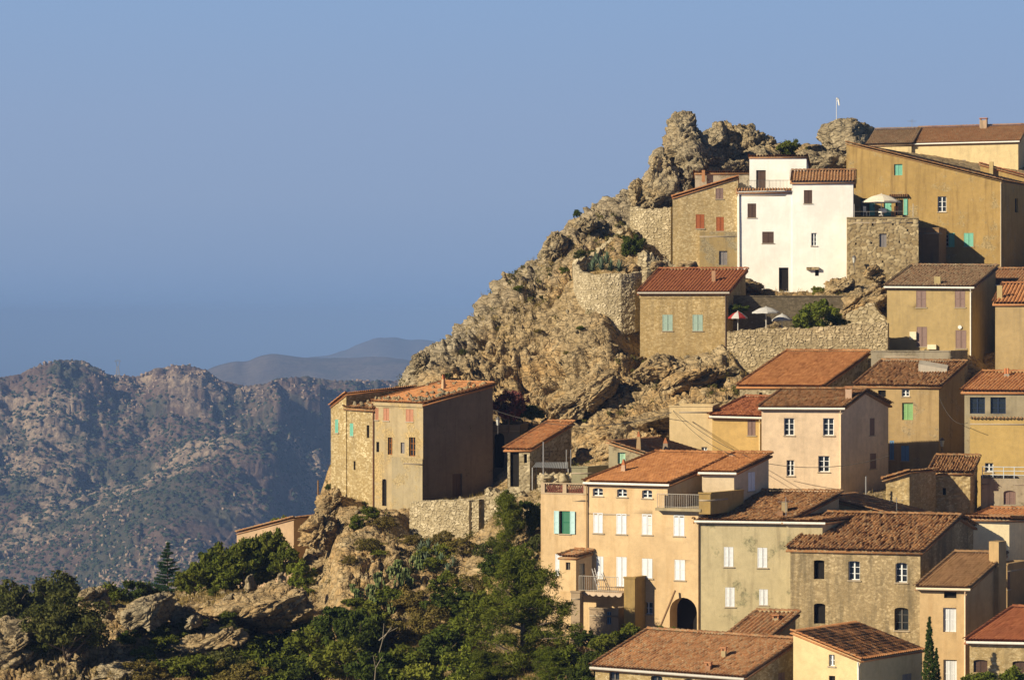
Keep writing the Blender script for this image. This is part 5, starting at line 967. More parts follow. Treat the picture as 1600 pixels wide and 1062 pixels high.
drystone('stone_wall', 'low stone hut front with a dark opening under the rock beside the beige house', [(1322, 225, 484, 512), (1345, 224.5, 478, 512), (1365, 224, 476, 512), (1386, 223.5, 495, 512)], .6, .1, .42, S_PAL, .3, 9)
# back wall of the parasol terrace, stone colours darkened to paint in its shade
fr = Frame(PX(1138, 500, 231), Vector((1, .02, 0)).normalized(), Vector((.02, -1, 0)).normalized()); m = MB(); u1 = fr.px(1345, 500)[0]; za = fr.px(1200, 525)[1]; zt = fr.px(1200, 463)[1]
m.box(fr, 0, u1, za, zt, -.4, 0); m.box(fr, -.1, u1, zt, zt + .08, -.5, .06); tag(m.build('garden_wall', stone((.20, .165, .11), (.32, .27, .19), (.20, .16, .11), flecks=.5), loc=tuple(fr.p(u1 / 2, za))), 'stone back wall of the parasol terrace with its shade painted in', 'wall')
# ================================================================= crags and boulders
def rk(*a, **k): return rock('rock_outcrop', *a, **k)
rk('tall pointed crag at the top of the cliff, highest on the skyline', 'rock', 1082, 258, 104, 162, 260, 9, 1, A=.62, lean=-.2, power=.75, taper=.5)
rk('leaning rock slab joined to the right of the highest crag', 'rock', 1112, 256, 110, 118, 262, 8, 2, A=.55, lean=-.75, power=.8, taper=.3)
rk('second broad crag on the skyline, between the highest crag and the bush', 'rock', 1180, 246, 130, 130, 268, 10, 3, A=.62, lean=-.4, power=.75, taper=.42)
rk('low shaded shoulder of rock between the two skyline crags', 'rock', 1128, 248, 110, 106, 266, 9, 4, A=.6, power=.75, taper=.2)
rk('sloping tail of the second crag running down to the skyline bush', 'rock', 1204, 250, 84, 80, 269, 6, 5, A=.5, taper=.4)
rk('dark rock mass at the foot of the crags behind the stone house', 'rock', 1135, 288, 150, 76, 261, 7, 6, A=.6)
rk('columnar cliff rock on the left under the highest crag', 'rock', 1034, 296, 66, 120, 258, 7, 7, A=.6, taper=.25, power=.6)
rk('split cliff rock right above the high dry stone wall', 'rock', 1062, 306, 50, 100, 256, 5, 8, A=.6)
rk('lower step of rock on the skyline left of the crags', 'rock', 1002, 312, 56, 70, 259, 6, 9, A=.6, taper=.2)
rock('boulder', 'huge round boulder on the hilltop beside the mauve roof', 'boulder', 1321, 217, 90, 76, 263, 7, 10, sub=6, A=.22, power=.8)
rock('boulder', 'grey weathered rock dome below the round hilltop boulder', 'boulder', 1290, 264, 120, 84, 261, 8, 11, A=.4)
rk('overhanging rock with shaded underside below the stone terrace', 'rock', 1352, 468, 96, 70, 230, 6, 12, A=.5, lean=.5, mat=ROCK)
rk('small ochre rock knob in front of the stone terrace foot', 'rock', 1368, 428, 30, 24, 237, 3, 13, A=.3, mat=ROCK)
rk('rock apron at the lower right foot of the white house', 'rock', 1312, 450, 46, 36, 236, 4, 14, A=.3, mat=ROCK)
rk('pale rock ledge under the left foot of the white house', 'rock', 1170, 452, 60, 26, 239, 4, 15, A=.3, mat=ROCK)
for i, (x, y, w, hh, D, ln, lb) in enumerate([
    (1045, 655, 150, 44, 209, .9, 'long slanting rock slab rising to the right above the cream wall'), (1085, 590, 120, 44, 217, .9, 'upper slanting rock slab below the red roofed cliff house'), (965, 690, 100, 64, 206, .5, 'pale twisted rock wall above the small red roofed house'),
    (1120, 640, 60, 54, 211, .4, 'rough rock nose above the striped red roof'), (930, 610, 80, 74, 221, .3, 'bulging light rock in the middle of the cliff face'), (1030, 575, 90, 40, 221, .6, 'undercut rock shelf directly below the cliff house'),
    (880, 640, 70, 60, 221, .4, 'pitted rock bulge above the dark shed'), (1010, 690, 60, 40, 203, .3, 'low rock just behind the weathered red roof')]):
    rk(lb, 'rock', x, y, w, hh, D, 6, 20 + i, A=.4, lean=ln, mat=ROCK)
rk('rock knob on the skyline of the cliff, upper one', 'rock', 868, 385, 34, 50, 251, 4, 31, A=.4)
rk('upright rock tooth on the middle of the cliff skyline', 'rock', 797, 442, 24, 44, 248, 3, 32, A=.35)
rk('blocky rock step at the lower left end of the cliff skyline', 'rock', 662, 575, 46, 60, 236, 5, 33, A=.5, taper=.3)
rk('jagged rock high on the ridge near the thin stepped wall', 'rock', 915, 352, 66, 46, 252, 5, 34, A=.5)
rk('rock under the corner of the extreme left cliff house', 'rock', 520, 790, 50, 60, 217, 5, 35, A=.45, mat=ROCK)
rk('honeycombed ochre rock face beside the blind pink wall', 'rock', 500, 832, 66, 60, 211, 5, 36, A=.5, mat=ROCK)
rock('boulder', 'big overhanging boulder in the lower left, largest of the foreground', 'boulder', 226, 956, 88, 64, 187, 5, 40, A=.3, lean=.3, power=.6)
rock('boulder', 'shaded boulder right behind the big overhanging boulder', 'boulder', 285, 958, 60, 44, 190, 4, 41, A=.3)
rock('boulder', 'pale spotted block below the shaded boulder', 'boulder', 302, 970, 28, 24, 186, 2, 42, sub=4, A=.2)
rock('boulder', 'dark rounded boulder between the far oaks and the front oak', 'boulder', 150, 938, 54, 50, 193, 4, 43, A=.3)
rock('boulder', 'shaded boulder at the right of the front oak', 'boulder', 165, 985, 46, 50, 188, 4, 44, A=.3)
rock('boulder', 'small upright lichen rock on the grassy bank', 'boulder', 391, 912, 24, 34, 197, 2, 45, sub=4, A=.2, power=.6)
rock('boulder', 'small pale boulder by the dry grass above the slab', 'boulder', 438, 902, 20, 20, 199, 1.6, 46, sub=4, A=.15)
rock('boulder', 'leaning grey rock blade below the bush bank', 'boulder', 353, 938, 20, 30, 194, 1.6, 47, sub=4, A=.2, lean=.5)
rk('long smooth rock slab sloping down through the lower left', 'rock', 410, 950, 200, 80, 193, 6, 48, A=.4, lean=.25, taper=.25, mat=ROCK)
rk('rock shelf at the bottom left edge under the front oak', 'rock', 20, 1012, 120, 96, 180, 6, 49, A=.5, lean=.3, taper=.2)
rk('flat pale rock along the bottom left, right of the oak trunks', 'rock', 185, 1050, 160, 50, 180, 5, 50, A=.35, lean=.2, taper=.2)
rk('rock rib between dry grass and shrubs lower left of centre', 'rock', 330, 1004, 130, 56, 186, 5, 51, A=.4, lean=.2, taper=.2, mat=ROCK)
rk('pinkish eroded rock below the wall of the yard', 'rock', 620, 872, 100, 56, 204, 5, 52, A=.5, lean=.2, taper=.2, mat=ROCK)
for i, (x, y) in enumerate(((1033, 416), (1076, 416))): rock('boulder', ('rounded ochre boulder left of its twin behind the red roof', 'rounded ochre boulder against the stone house foot behind the red roof')[i], 'boulder', x, y, 34, 22, 237.5, 2.5, 60 + i, sub=4, A=.15, mat=ROCK, power=.8)
rock('boulder', 'round boulder at the inner end of the agave terrace', 'boulder', 990, 422, 24, 22, 241, 2, 63, sub=4, A=.12, mat=ROCK, power=.9)
# ================================================================= plants
BARK = simple('bark', (0.13, 0.10, 0.075), .95)
def leaves(clumps, per, size, seed, thin=1.0, shell=.55, flat=0.0):
    """clumps: (n,4) centre + radius -> leaf quads spread through the clumps"""
    rs = np.random.RandomState(seed); C = np.repeat(np.asarray(clumps, float), per, 0); n = len(C)
    d = rs.randn(n, 3); d /= np.linalg.norm(d, axis=1, keepdims=True); rad = C[:, 3:4] * (shell + (1 - shell) * rs.rand(n, 1)) * (1 + .18 * rs.randn(n, 1))
    p = C[:, :3] + d * rad * np.array([1, 1, .8]); nrm = d + .9 * rs.randn(n, 3); nrm /= np.linalg.norm(nrm, axis=1, keepdims=True)
    a = np.cross(nrm, rs.randn(n, 3)); a /= np.linalg.norm(a, axis=1, keepdims=True); b = np.cross(nrm, a); s = size * rs.uniform(.6, 1.3, (n, 1))
    V = np.stack([p - a * s, p + b * s * .5 * thin, p + a * s, p - b * s * .5 * thin], 1).reshape(-1, 3); q = (np.arange(n) * 4)[:, None] + np.arange(4)[None]
    cl = np.repeat(np.repeat(rs.rand(len(clumps)), per) * .6 + .4 * rs.rand(n), 4); return V, q, cl
def crown_clumps(rx, rz, n, cr, seed, cz=None, hollow=.45, lobes=0):
    rs = np.random.RandomState(seed); o = []
    while len(o) < n:
        d = rs.randn(3); d /= np.linalg.norm(d); r = (hollow + (1 - hollow) * rs.rand()) * (1 + .22 * rs.randn() * .8); p = d * r * np.array([rx, rx, rz])
        if p[2] < -rz * .75: continue
        o.append((p[0], p[1], p[2] + (cz if cz is not None else rz * .9), cr * rs.uniform(.6, 1.35)))
    return np.array(o)
PROTO = {}
def make_plant(key, V, q, r, lm, trunks, name, part='crown', tpart='trunk'):
    root = bpy.data.objects.new(name, None); sc.collection.objects.link(root)
    c = mesh_obj(part, V, q, lm, root, attrs={'rnd': r}); m = MB()
    for pts, r0, r1 in trunks: m.tube(pts, r0, 6, 0, r1)
    m.build(tpart, BARK, root); PROTO[key] = [root, False]
def branches(H, spread, n, seed, r0=.12, base=(0, 0)):
    rs = random.Random(seed); o = [([(base[0], base[1], -.6), (base[0] * .9 + .1, base[1], H * .35), (rs.uniform(-.2, .2), 0, H * .7)], r0, r0 * .5)]
    for k in range(n):
        a = rs.uniform(0, 6.28); z = rs.uniform(.25, .6) * H; L = spread * rs.uniform(.5, .95); e = (cos(a) * L, sin(a) * L, z + rs.uniform(.15, .45) * H)
        o.append(([(0, 0, z), (e[0] * .5, e[1] * .5, z + (e[2] - z) * .4), e], r0 * .5, r0 * .15))
    return o
LM = dict(mid=leafmat('leaf_green', (0.078, 0.10, 0.017), (0.175, 0.185, 0.033)), dark=leafmat('leaf_dark', (0.048, 0.068, 0.015), (0.10, 0.12, 0.026)), oak=leafmat('leaf_oak', (0.062, 0.07, 0.022), (0.135, 0.135, 0.043)),
          olive=leafmat('leaf_dry', (0.12, 0.10, 0.028), (0.24, 0.18, 0.06)), yel=leafmat('leaf_yellowgreen', (0.12, 0.15, 0.022), (0.24, 0.25, 0.045)), pine=leafmat('pine_needles', (0.06, 0.08, 0.013), (0.18, 0.19, 0.03)),
          fir=leafmat('fir_needles', (0.03, 0.065, 0.035), (0.06, 0.11, 0.055)), cyp=leafmat('cypress_green', (0.03, 0.055, 0.012), (0.07, 0.10, 0.022)), agave=leafmat('agave_blue', (0.10, 0.14, 0.095), (0.20, 0.24, 0.16), .05), pear=leafmat('cactus_green', (0.085, 0.12, 0.045), (0.17, 0.19, 0.08), .03), pink=leafmat('blossom', (0.05, 0.05, 0.02), (0.25, 0.07, 0.09)))
for k, lm, n, cr, per, sz in (('mid', 'mid', 46, .34, 95, .085), ('dark', 'dark', 50, .33, 110, .08), ('olive', 'olive', 44, .28, 80, .06), ('yel', 'yel', 44, .30, 90, .075), ('oak', 'oak', 60, .30, 110, .065)):
    for v in (0, 1):
        cl = crown_clumps(1.0, .82, n, cr * .72, 7 + v * 31 + len(k), .78); V, q, r = leaves(cl, per, sz, 3 + v); make_plant(k + str(v), V, q, r, LM[lm], branches(1.3, .8, 9, v + 2, .05), 'shrub', 'foliage', 'stem')
for v in (0, 1):
    cl = crown_clumps(1.0, .72, 74, .22, 91 + v, 1.55, .4); V, q, r = leaves(cl, 115, .06, 13 + v); make_plant('tree' + str(v), V, q, r, LM['oak'], branches(2.0, .85, 11, v + 5, .075), 'oak_tree')
def pine(key, seed, H, Rr, dens):
    rs = np.random.RandomState(seed); cl = []; tr = [([(0, 0, -1), (.15, .1, H * .4), (0, 0, H * .93)], .19, .05)]
    for k in range(dens):
        t = rs.uniform(.10, 1.0); z = H * t; L = Rr * (1.0 - .78 * t ** 1.4) * rs.uniform(.55, 1.08); a = rs.uniform(0, 6.28); e = np.array([cos(a) * L, sin(a) * L, z + rs.uniform(.0, .10) * H])
        tr.append(([(0, 0, z - .05 * H), tuple(e * [.5, .5, 1] - [0, 0, .08 * L]), tuple(e)], .06, .015))
        for j in range(5): c = e * np.array([1, 1, 1]) * (1 - np.array([.22 * j, .22 * j, 0])) + rs.randn(3) * .22; cl.append((*c, rs.uniform(.30, .58)))
    V, q, r = leaves(np.array(cl), 110, .15, seed + 1, .28, .2); make_plant(key, V, q, r, LM['pine'], tr, 'pine_tree')
pine('pineA', 3, 7.2, 4.2, 62); pine('pineB', 5, 7.0, 2.6, 46)
def fir(key):
    rs = np.random.RandomState(8); cl = []; tr = [([(0, 0, -1), (0, 0, 2), (0, 0, 4.4)], .09, .02)]
    for t in np.linspace(.1, .98, 15):
        for k in range(8 if t < .8 else 4):
            a = rs.uniform(0, 6.28); L = 1.6 * (1 - t) ** .8 * rs.uniform(.7, 1.15)
            for j in np.linspace(.25, 1, 5): cl.append((cos(a) * L * j, sin(a) * L * j, 4.5 * t + .15 * j * L, .11 + .05 * rs.rand()))
    V, q, r = leaves(np.array(cl), 26, .10, 4, .35, .1); make_plant(key, V, q, r, LM['fir'], tr, 'fir_tree')
fir('fir')
cl = [(.04 * rng.uniform(-1, 1) + .3 * math.sin(k * 2.4) * (1 - (k / 90.) ** 1.5) , .3 * math.cos(k * 2.4) * (1 - (k / 90.) ** 1.5), 3.6 * k / 90., .20 * (1.15 - k / 90.)) for k in range(90)]
V, q, r = leaves(np.array(cl), 90, .07, 6, .5, .3); make_plant('cyp', V, q, r, LM['cyp'], [([(0, 0, -1), (0, 0, 1), (0, 0, 3)], .06, .02)], 'cypress_tree')
def pear(key, seed):
    v, f = ICO[2]; rs = np.random.RandomState(seed); V = []; Q = []; r = []; st = [(rs.uniform(-.5, .5), rs.uniform(-.3, .3), 0, 0, rs.uniform(0, 3)) for _ in range(7)]; n = 0; i = 0
    while i < len(st) and n < 60:
        x, y, z, lv, a = st[i]; i += 1; s = rs.uniform(.85, 1.15); til = rs.uniform(-.5, .5); h = .33 * s; P = v * np.array([.12 * s, .03, .17 * s]); P[:, 2] += h * .5
        P = np.stack([P[:, 0] * cos(til) + P[:, 2] * sin(til), P[:, 1], -P[:, 0] * sin(til) + P[:, 2] * cos(til)], 1); P = np.stack([P[:, 0] * cos(a) - P[:, 1] * sin(a), P[:, 0] * sin(a) + P[:, 1] * cos(a), P[:, 2]], 1)
        V.append(P + [x, y, z]); Q.append(f + n * len(v)); r.append(np.full(len(v), rs.rand())); n += 1
        if lv < 4:
            for _ in range(2 if rs.rand() < .75 else 1): st.append((x + sin(til + rs.uniform(-.4, .4)) * h * cos(a) * .9, y + sin(til) * h * sin(a), z + cos(til) * h * .88, lv + 1, rs.uniform(0, 3)))
    root = bpy.data.objects.new('prickly_pear', None); sc.collection.objects.link(root); mesh_obj('pads', np.concatenate(V), np.concatenate(Q), LM['pear'], root, attrs={'rnd': np.concatenate(r)}, smooth=True); PROTO[key] = [root, False]
pear('pear0', 1); pear('pear1', 2)
def agave(key, seed):
    rs = np.random.RandomState(seed); V = []; Q = []; r = []
    for k in range(34):
        a = k * 2.4; el = .25 + 1.15 * (k / 34.); L = rs.uniform(.8, 1.1); w = .085; b = len(V); rv = rs.rand(); d = np.array([cos(a), sin(a), 0]); sd_ = np.array([-sin(a), cos(a), 0])
        for j, t in enumerate(np.linspace(0, 1, 6)):
            e2 = el + .35 * (.5 - t) * (1 if el < .8 else .2); p = d * L * t * cos(el) + np.array([0, 0, L * (sin(el) * t - .18 * t * t * cos(el))]); ww = w * (1 - t) ** .6 * (.6 + t) + .004
            V += [p - sd_ * ww + [0, 0, ww * .5], p - [0, 0, 0], p + sd_ * ww + [0, 0, ww * .5]]; r += [rv] * 3
            if j: n = b + j * 3; Q += [(n - 3, n - 2, n + 1, n), (n - 2, n - 1, n + 2, n + 1)]
    root = bpy.data.objects.new('agave', None); sc.collection.objects.link(root); mesh_obj('leaves', np.array(V), np.array(Q), LM['agave'], root, attrs={'rnd': np.array(r)}); PROTO[key] = [root, False]
agave('ag0', 1); agave('ag1', 2)
def plant(key, px, py, wpx, label, cat, group=None, hk=1.0, base=None, name=None, unit=2.2, sink=.12, D=None):
    """wpx: width in pixels; prototypes are about `unit` metres wide"""
    root, used = PROTO[key]
    if used: root = copy_tree(root)
    PROTO[key][1] = True
    p = base if base is not None else (PX(px, py, D) if D else ground(px, py)); s = wpx * p.y / F / unit
    root.location = (p.x, p.y, p.z - sink * s); root.scale = (s, s, s * hk); root.rotation_euler = (0, 0, rng.uniform(0, 6.28))
    if name: root.name = name
    for k_ in ('group',):
        if k_ in root: del root[k_]
    return tag(root, label, cat, group)
# oaks far left
G = 'dark oaks behind the rocks at the left edge'
for i, (x, y, w, hh, D) in enumerate([(-30, 995, 95, 1.1, 228), (20, 985, 100, 1.0, 232), (62, 978, 90, 1.0, 238), (100, 970, 95, 1.05, 230), (128, 965, 60, .9, 226), (5, 1005, 90, .9, 220), (60, 1000, 90, .9, 220), (-10, 1030, 80, .9, 205), (40, 1035, 70, .8, 203)]):
    plant('oak' + str(i % 2), x, y + 2, w * 1.1, 'dark rounded oak in the clump behind the rocks at the left edge', 'tree', G, hh, D=D, name='oak_tree', unit=2.1)
for i, (x, y, w, hh, D, lb) in enumerate([(172, 962, 74, .95, 218, 'green oak just right of the dark boulder'), (214, 956, 70, 1.0, 222, 'green oak between the dark boulder and the fir'), (244, 950, 50, 1.0, 224, 'small dark tree touching the left of the fir'), (292, 925, 46, .9, 214, 'low dark tree right of the fir')]):
    plant(('mid1', 'dark0', 'dark1', 'mid0')[i], x, y, w, lb, 'tree', None, hh, D=D, name='oak_tree', unit=2.1)
plant('fir', 262, 928, 56, 'single pointed fir standing against the blue mountain', 'tree', D=220, unit=3.2, hk=1.05)
plant('tree0', 62, 1063, 92, 'left one of the two front oaks among the bottom left rocks', 'tree', hk=.95, D=181, unit=2.1)
plant('tree1', 103, 1058, 135, 'right and larger one of the two front oaks among the bottom left rocks', 'tree', hk=.88, D=179, unit=2.1)
# bank below the blind pink wall
G = 'shrubs massed on the bank under the blind pink wall'
for i, (x, y, w, hh, k) in enumerate([(303, 908, 50, .8, 'mid0'), (330, 900, 62, .9, 'mid1'), (362, 892, 66, 1.0, 'mid0'), (352, 905, 60, .7, 'mid1'), (392, 888, 66, 1.0, 'dark0'), (400, 900, 56, .8, 'mid0'), (380, 880, 50, 1.0, 'mid1'), (340, 882, 44, .9, 'dark1')]):
    plant(k, x, y, w * 1.3, 'green shrub in the bank of bushes under the blind pink wall', 'shrub', G, hh * 1.1, D=212 + (i % 3), sink=.55)
plant('mid0', 420, 880, 66, 'tall bush in front of the middle of the blind pink wall', 'shrub', hk=1.5, D=213, sink=.5)
plant('yel0', 436, 842, 56, 'light feathery bush behind the top of the blind pink wall', 'shrub', hk=1.0, D=226)
plant('mid1', 446, 884, 58, 'dark green bush at the foot of the pink wall, left of the round one', 'shrub', hk=1.1, D=211, sink=.5)
plant('yel1', 471, 908, 52, 'round isolated yellow-green bush beside the rock slab', 'shrub', hk=1.2, D=207, sink=.5)
plant('mid0', 575, 812, 36, 'bush with big leaves at the foot of the left end houses', 'shrub', hk=.9)
plant('mid1', 555, 828, 28, 'small shrub lower left of the big leaved bush under the left houses', 'shrub', hk=1.2)
plant('dark0', 514, 765, 14, 'tiny dark bush clinging to the back corner of the extreme left house', 'shrub', D=224)
plant('olive0', 600, 825, 60, 'straw coloured dry bush below the left end houses', 'shrub', hk=.5)
plant('olive1', 575, 862, 60, 'brownish dry shrub on the rocks below the left houses', 'shrub', hk=.6)
plant('olive0', 690, 852, 56, 'dry brown bramble at the foot of the yard wall, left one', 'shrub', hk=.7)
plant('olive1', 725, 868, 56, 'dry brown bramble at the foot of the yard wall, right one', 'shrub', hk=.8)
plant('yel0', 694, 872, 40, 'yellow dry fennel clump above the agaves', 'shrub', hk=1.0)
# thicket lower centre
G = 'shrubs in the thicket below the prickly pears'
L_ = 'shrub in the thicket below the prickly pears'
for i, (x, y, w, hh, k) in enumerate([(222, 1064, 80, .7, 'olive0'), (262, 1050, 60, .7, 'yel0'), (300, 1062, 86, .8, 'mid0'), (345, 1052, 84, .8, 'oak0'), (332, 1030, 60, .7, 'yel1'), (385, 1045, 84, .8, 'mid1'), (372, 1072, 90, .8, 'olive1'), (425, 1066, 96, .9, 'mid0'), (418, 1015, 52, .8, 'yel0'),
      (452, 1030, 76, .9, 'dark0'), (488, 1020, 80, 1.0, 'mid0'), (478, 1070, 90, .9, 'dark1'), (505, 1002, 60, .8, 'mid1'), (535, 1005, 90, 1.0, 'dark0'), (530, 1055, 96, 1.0, 'mid0'), (560, 1030, 90, 1.25, 'dark1'), (575, 985, 74, .9, 'mid1'), (585, 1080, 96, 1.0, 'dark0'),
      (612, 1010, 84, .9, 'olive0'), (625, 1060, 90, .9, 'mid1'), (645, 955, 84, .8, 'olive1'), (668, 990, 92, .9, 'olive0'), (660, 1080, 90, .9, 'yel0'), (690, 1035, 90, .9, 'dark0'), (610, 945, 60, .8, 'mid0'), (700, 925, 60, .8, 'mid1'), (712, 965, 84, .9, 'dark1'), (722, 1005, 84, .9, 'mid0'), (740, 925, 66, .8, 'olive1'), (730, 1070, 90, 1.0, 'yel1'),
      (750, 965, 70, .9, 'mid1'), (680, 895, 44, .7, 'mid0'), (528, 972, 46, .7, 'dark1'), (552, 950, 36, .7, 'mid0'), (775, 905, 60, .9, 'dark0'), (770, 870, 60, .8, 'oak1'), (815, 880, 50, 1.0, 'mid0'), (835, 915, 50, .9, 'dark1'), (826, 830, 46, 1.5, 'dark0'), (838, 865, 40, 1.3, 'oak0')]):
    plant(k, x, y, w * 1.12, ({'mid': 'mid green ', 'dark': 'dark green ', 'oak': 'dull green ', 'olive': 'brownish ', 'yel': 'yellow-green '}[k[:-1]]) + L_, 'shrub', G, hh * .92, sink=.25)
plant('pineA', 818, 1072, 225, 'big bushy pine in front of the yellow house left corner', 'tree', unit=7.2, D=170, hk=.86)
plant('pineB', 795, 905, 96, 'slender pine rising before the right end of the yard wall', 'tree', unit=5.4, D=194, hk=1.05)
plant('pineB', 862, 1092, 120, 'low pine bush along the bottom edge under the big pine', 'tree', unit=5.4, D=163, hk=.5)
plant('pineA', 760, 1100, 150, 'spreading pine bush at the bottom centre left of the big pine', 'tree', unit=8.0, D=169, hk=.6)
G = 'fig bushes between the yellow house and the bottom roof'
for i, (x, y, w, hh, k, D) in enumerate([(948, 1022, 60, .9, 'mid0', 164), (985, 1006, 66, .7, 'mid1', 165), (1020, 1002, 60, .65, 'mid0', 166), (1052, 1002, 52, .65, 'mid1', 167), (930, 1052, 56, .9, 'dark0', 158), (915, 1010, 44, .9, 'dark1', 167), (893, 1050, 60, 1.0, 'mid1', 163), (905, 1085, 70, .9, 'dark0', 158)]):
    plant(k, x, y, w, 'fig bush growing between the yellow house and the bottom roof', 'shrub', G, hh, D=D)
plant('mid0', 1280, 520, 80, 'dense green bush on the parasol terrace', 'shrub', D=219, hk=1.0)
plant('mid1', 1312, 516, 40, 'smaller bush against the right side of the terrace bush', 'shrub', D=219.5, hk=.8)
plant('yel0', 1278, 460, 26, 'scraggly weed clump at the foot of the white house', 'shrub', D=237, hk=.8)
plant('dark1', 1150, 492, 40, 'dark creeper over the left end of the parasol terrace back wall', 'shrub', D=230, hk=.7)
plant('oak1', 1252, 516, 34, 'dull green shrub against the terrace back wall, left of the big bush', 'shrub', D=229, hk=1.0)
plant('mid0', 1234, 246, 44, 'windblown bush on the skyline right of the crags', 'shrub', D=266, hk=1.0)
plant('dark0', 1222, 243, 24, 'small dark bush tucked against the last crag', 'shrub', D=266, hk=.9)
plant('mid1', 958, 604, 26, 'single green bush growing out of the cliff face', 'shrub', hk=.8, D=222)
plant('dark1', 988, 402, 44, 'ivy covered bush inside the agave terrace', 'shrub', hk=1.2, D=246)
plant('dark0', 902, 340, 14, 'tiny tree on the upper cliff skyline', 'shrub', hk=1.3, D=254); plant('dark1', 853, 402, 14, 'small shrub on the skyline beside the rock knob', 'shrub', hk=1.1, D=251)
plant('oak0', 766, 470, 14, 'lowest small shrub on the cliff skyline', 'shrub', hk=.9, D=247); plant('oak1', 905, 405, 26, 'grey green shrub above the curved wall left end', 'shrub', hk=.8)
make_plant('bou', *leaves(crown_clumps(1, .8, 46, .24, 5, .78), 90, .08, 5), LM['pink'], branches(1.3, .8, 6, 2, .05), 'shrub', 'foliage', 'stem')
plant('bou', 795, 655, 66, 'dark bougainvillea with pink blossom over the shaded yard', 'shrub', D=220, hk=1.0)
plant('dark0', 832, 655, 56, 'dark creeper on the rock above the shed roof', 'shrub', D=222, hk=.6)
plant('mid0', 790, 800, 26, 'green weed on the rubble wall beside the shed', 'shrub', D=200, hk=1.2)
plant('cyp', 1452, 1090, 30, 'narrow dark cypress before the apricot house', 'tree', D=153, unit=.95, hk=1.15)
plant('cyp', 1463, 1092, 22, 'short second cypress right behind the narrow one', 'tree', D=154, unit=.95, hk=1.0)
for i, (x, y, w, lb) in enumerate([(1535, 1082, 60, 'leafy garden bush under the stone house window at bottom right'), (1585, 1085, 70, 'leafy garden bush in the bottom right corner')]): plant('mid' + str(i), x, y, w, lb, 'shrub', D=149, hk=.9)
G = 'prickly pears on the slope below the yard wall'
for i, (x, y, w) in enumerate([(575, 935, 26), (592, 920, 28), (608, 905, 28), (622, 925, 26), (600, 945, 30), (585, 958, 28), (618, 895, 26), (632, 905, 28), (645, 890, 26), (560, 945, 22), (612, 962, 26), (628, 945, 26), (550, 925, 20), (640, 920, 26), (660, 898, 24), (655, 882, 24)]):
    plant('pear' + str(i % 2), x, y, w, 'grey green prickly pear in the patch below the yard wall', 'cactus', G, rng.uniform(.9, 1.3), unit=1.5)
G = 'agaves beside the prickly pears'
for i, (x, y, w) in enumerate([(655, 872, 24), (667, 866, 26), (678, 874, 26), (665, 885, 26), (690, 886, 24), (700, 898, 24), (708, 890, 22), (675, 893, 22)]): plant('ag' + str(i % 2), x, y, w, 'blue grey agave in the group beside the prickly pears', 'agave', G, 1.5, unit=1.6, sink=.02)
G = 'agaves inside the curved dry stone wall'
for i, (x, y, w, D) in enumerate([(926, 424, 22, 240), (940, 422, 26, 239), (955, 424, 22, 240), (968, 425, 22, 241), (948, 412, 22, 243), (932, 412, 20, 243)]): plant('ag' + str(i % 2), x, y, w, 'tall agave inside the curved dry stone wall', 'agave', G, 1.7, unit=1.6, sink=.02, D=D)
# dead branches
for a, b, lb in (((590, 1040), (600, 985), 'tall bleached dead branch forking above the thicket'), ((592, 1012), (612, 992), 'bleached dead twig leaning right at the top of the thicket'), ((585, 1078), (583, 1035), 'upright bleached dead branch low in the thicket'), ((545, 1022), (560, 1030), 'short bleached dead branch lying left in the thicket')):
    p0 = ground(a[0], a[1]); y = p0.y - 4; A_, B_ = PX(a[0], a[1] - 12, y), PX(b[0], b[1] - 12, y - .4); Mid = A_.lerp(B_, .5) + Vector((.12, 0, .05)); m = MB(); m.tube([A_, Mid, B_], .035, 5, 0, .015); m.tube([Mid, Mid + (B_ - A_) * .35 + Vector((.45, .1, .1))], .03, 4, 0, .012)
    tag(m.build('dead_branch', simple('bleached_wood', (.30, .26, .20), .9), loc=tuple(A_)), lb, 'branch')
# low scrub in the cracks of the cliff
rs = np.random.RandomState(33); ci = rs.randint(330, 640, 5000); ri = rs.randint(180, 520, 5000); P_ = PT2.reshape(nc_, nr_, 3)[ci, ri]; dn_ = fbm(P_ * .16, 3, 12); ok = rs.rand(5000) < np.clip((dn_ - .50) * 5, 0, .5) * (AM[ci, ri] > .35)
P_ = P_[ok]; cl = np.concatenate([P_ + [0, 0, .08], rs.uniform(.16, .5, (len(P_), 1))], 1); V, q, r = leaves(cl, 42, .10, 5)
tag(mesh_obj('cliff_scrub', V, q, leafmat('scrub_olive', (.075, .075, .022), (.16, .145, .045)), attrs={'rnd': r}), 'low olive scrub growing in the cracks of the cliff', 'scrub', kind='stuff')
for i, (x, y, w) in enumerate([(720, 556, 16), (775, 520, 18), (812, 470, 20), (845, 470, 16), (870, 500, 14), (880, 430, 20), (925, 400, 18), (840, 530, 16), (905, 520, 14), (700, 600, 16), (890, 555, 14), (955, 455, 12)]): plant(('oak0', 'olive1', 'mid0')[i % 3], x, y, w, 'small wild shrub clinging to the open cliff face', 'shrub', 'small wild shrubs on the cliff face', .8)
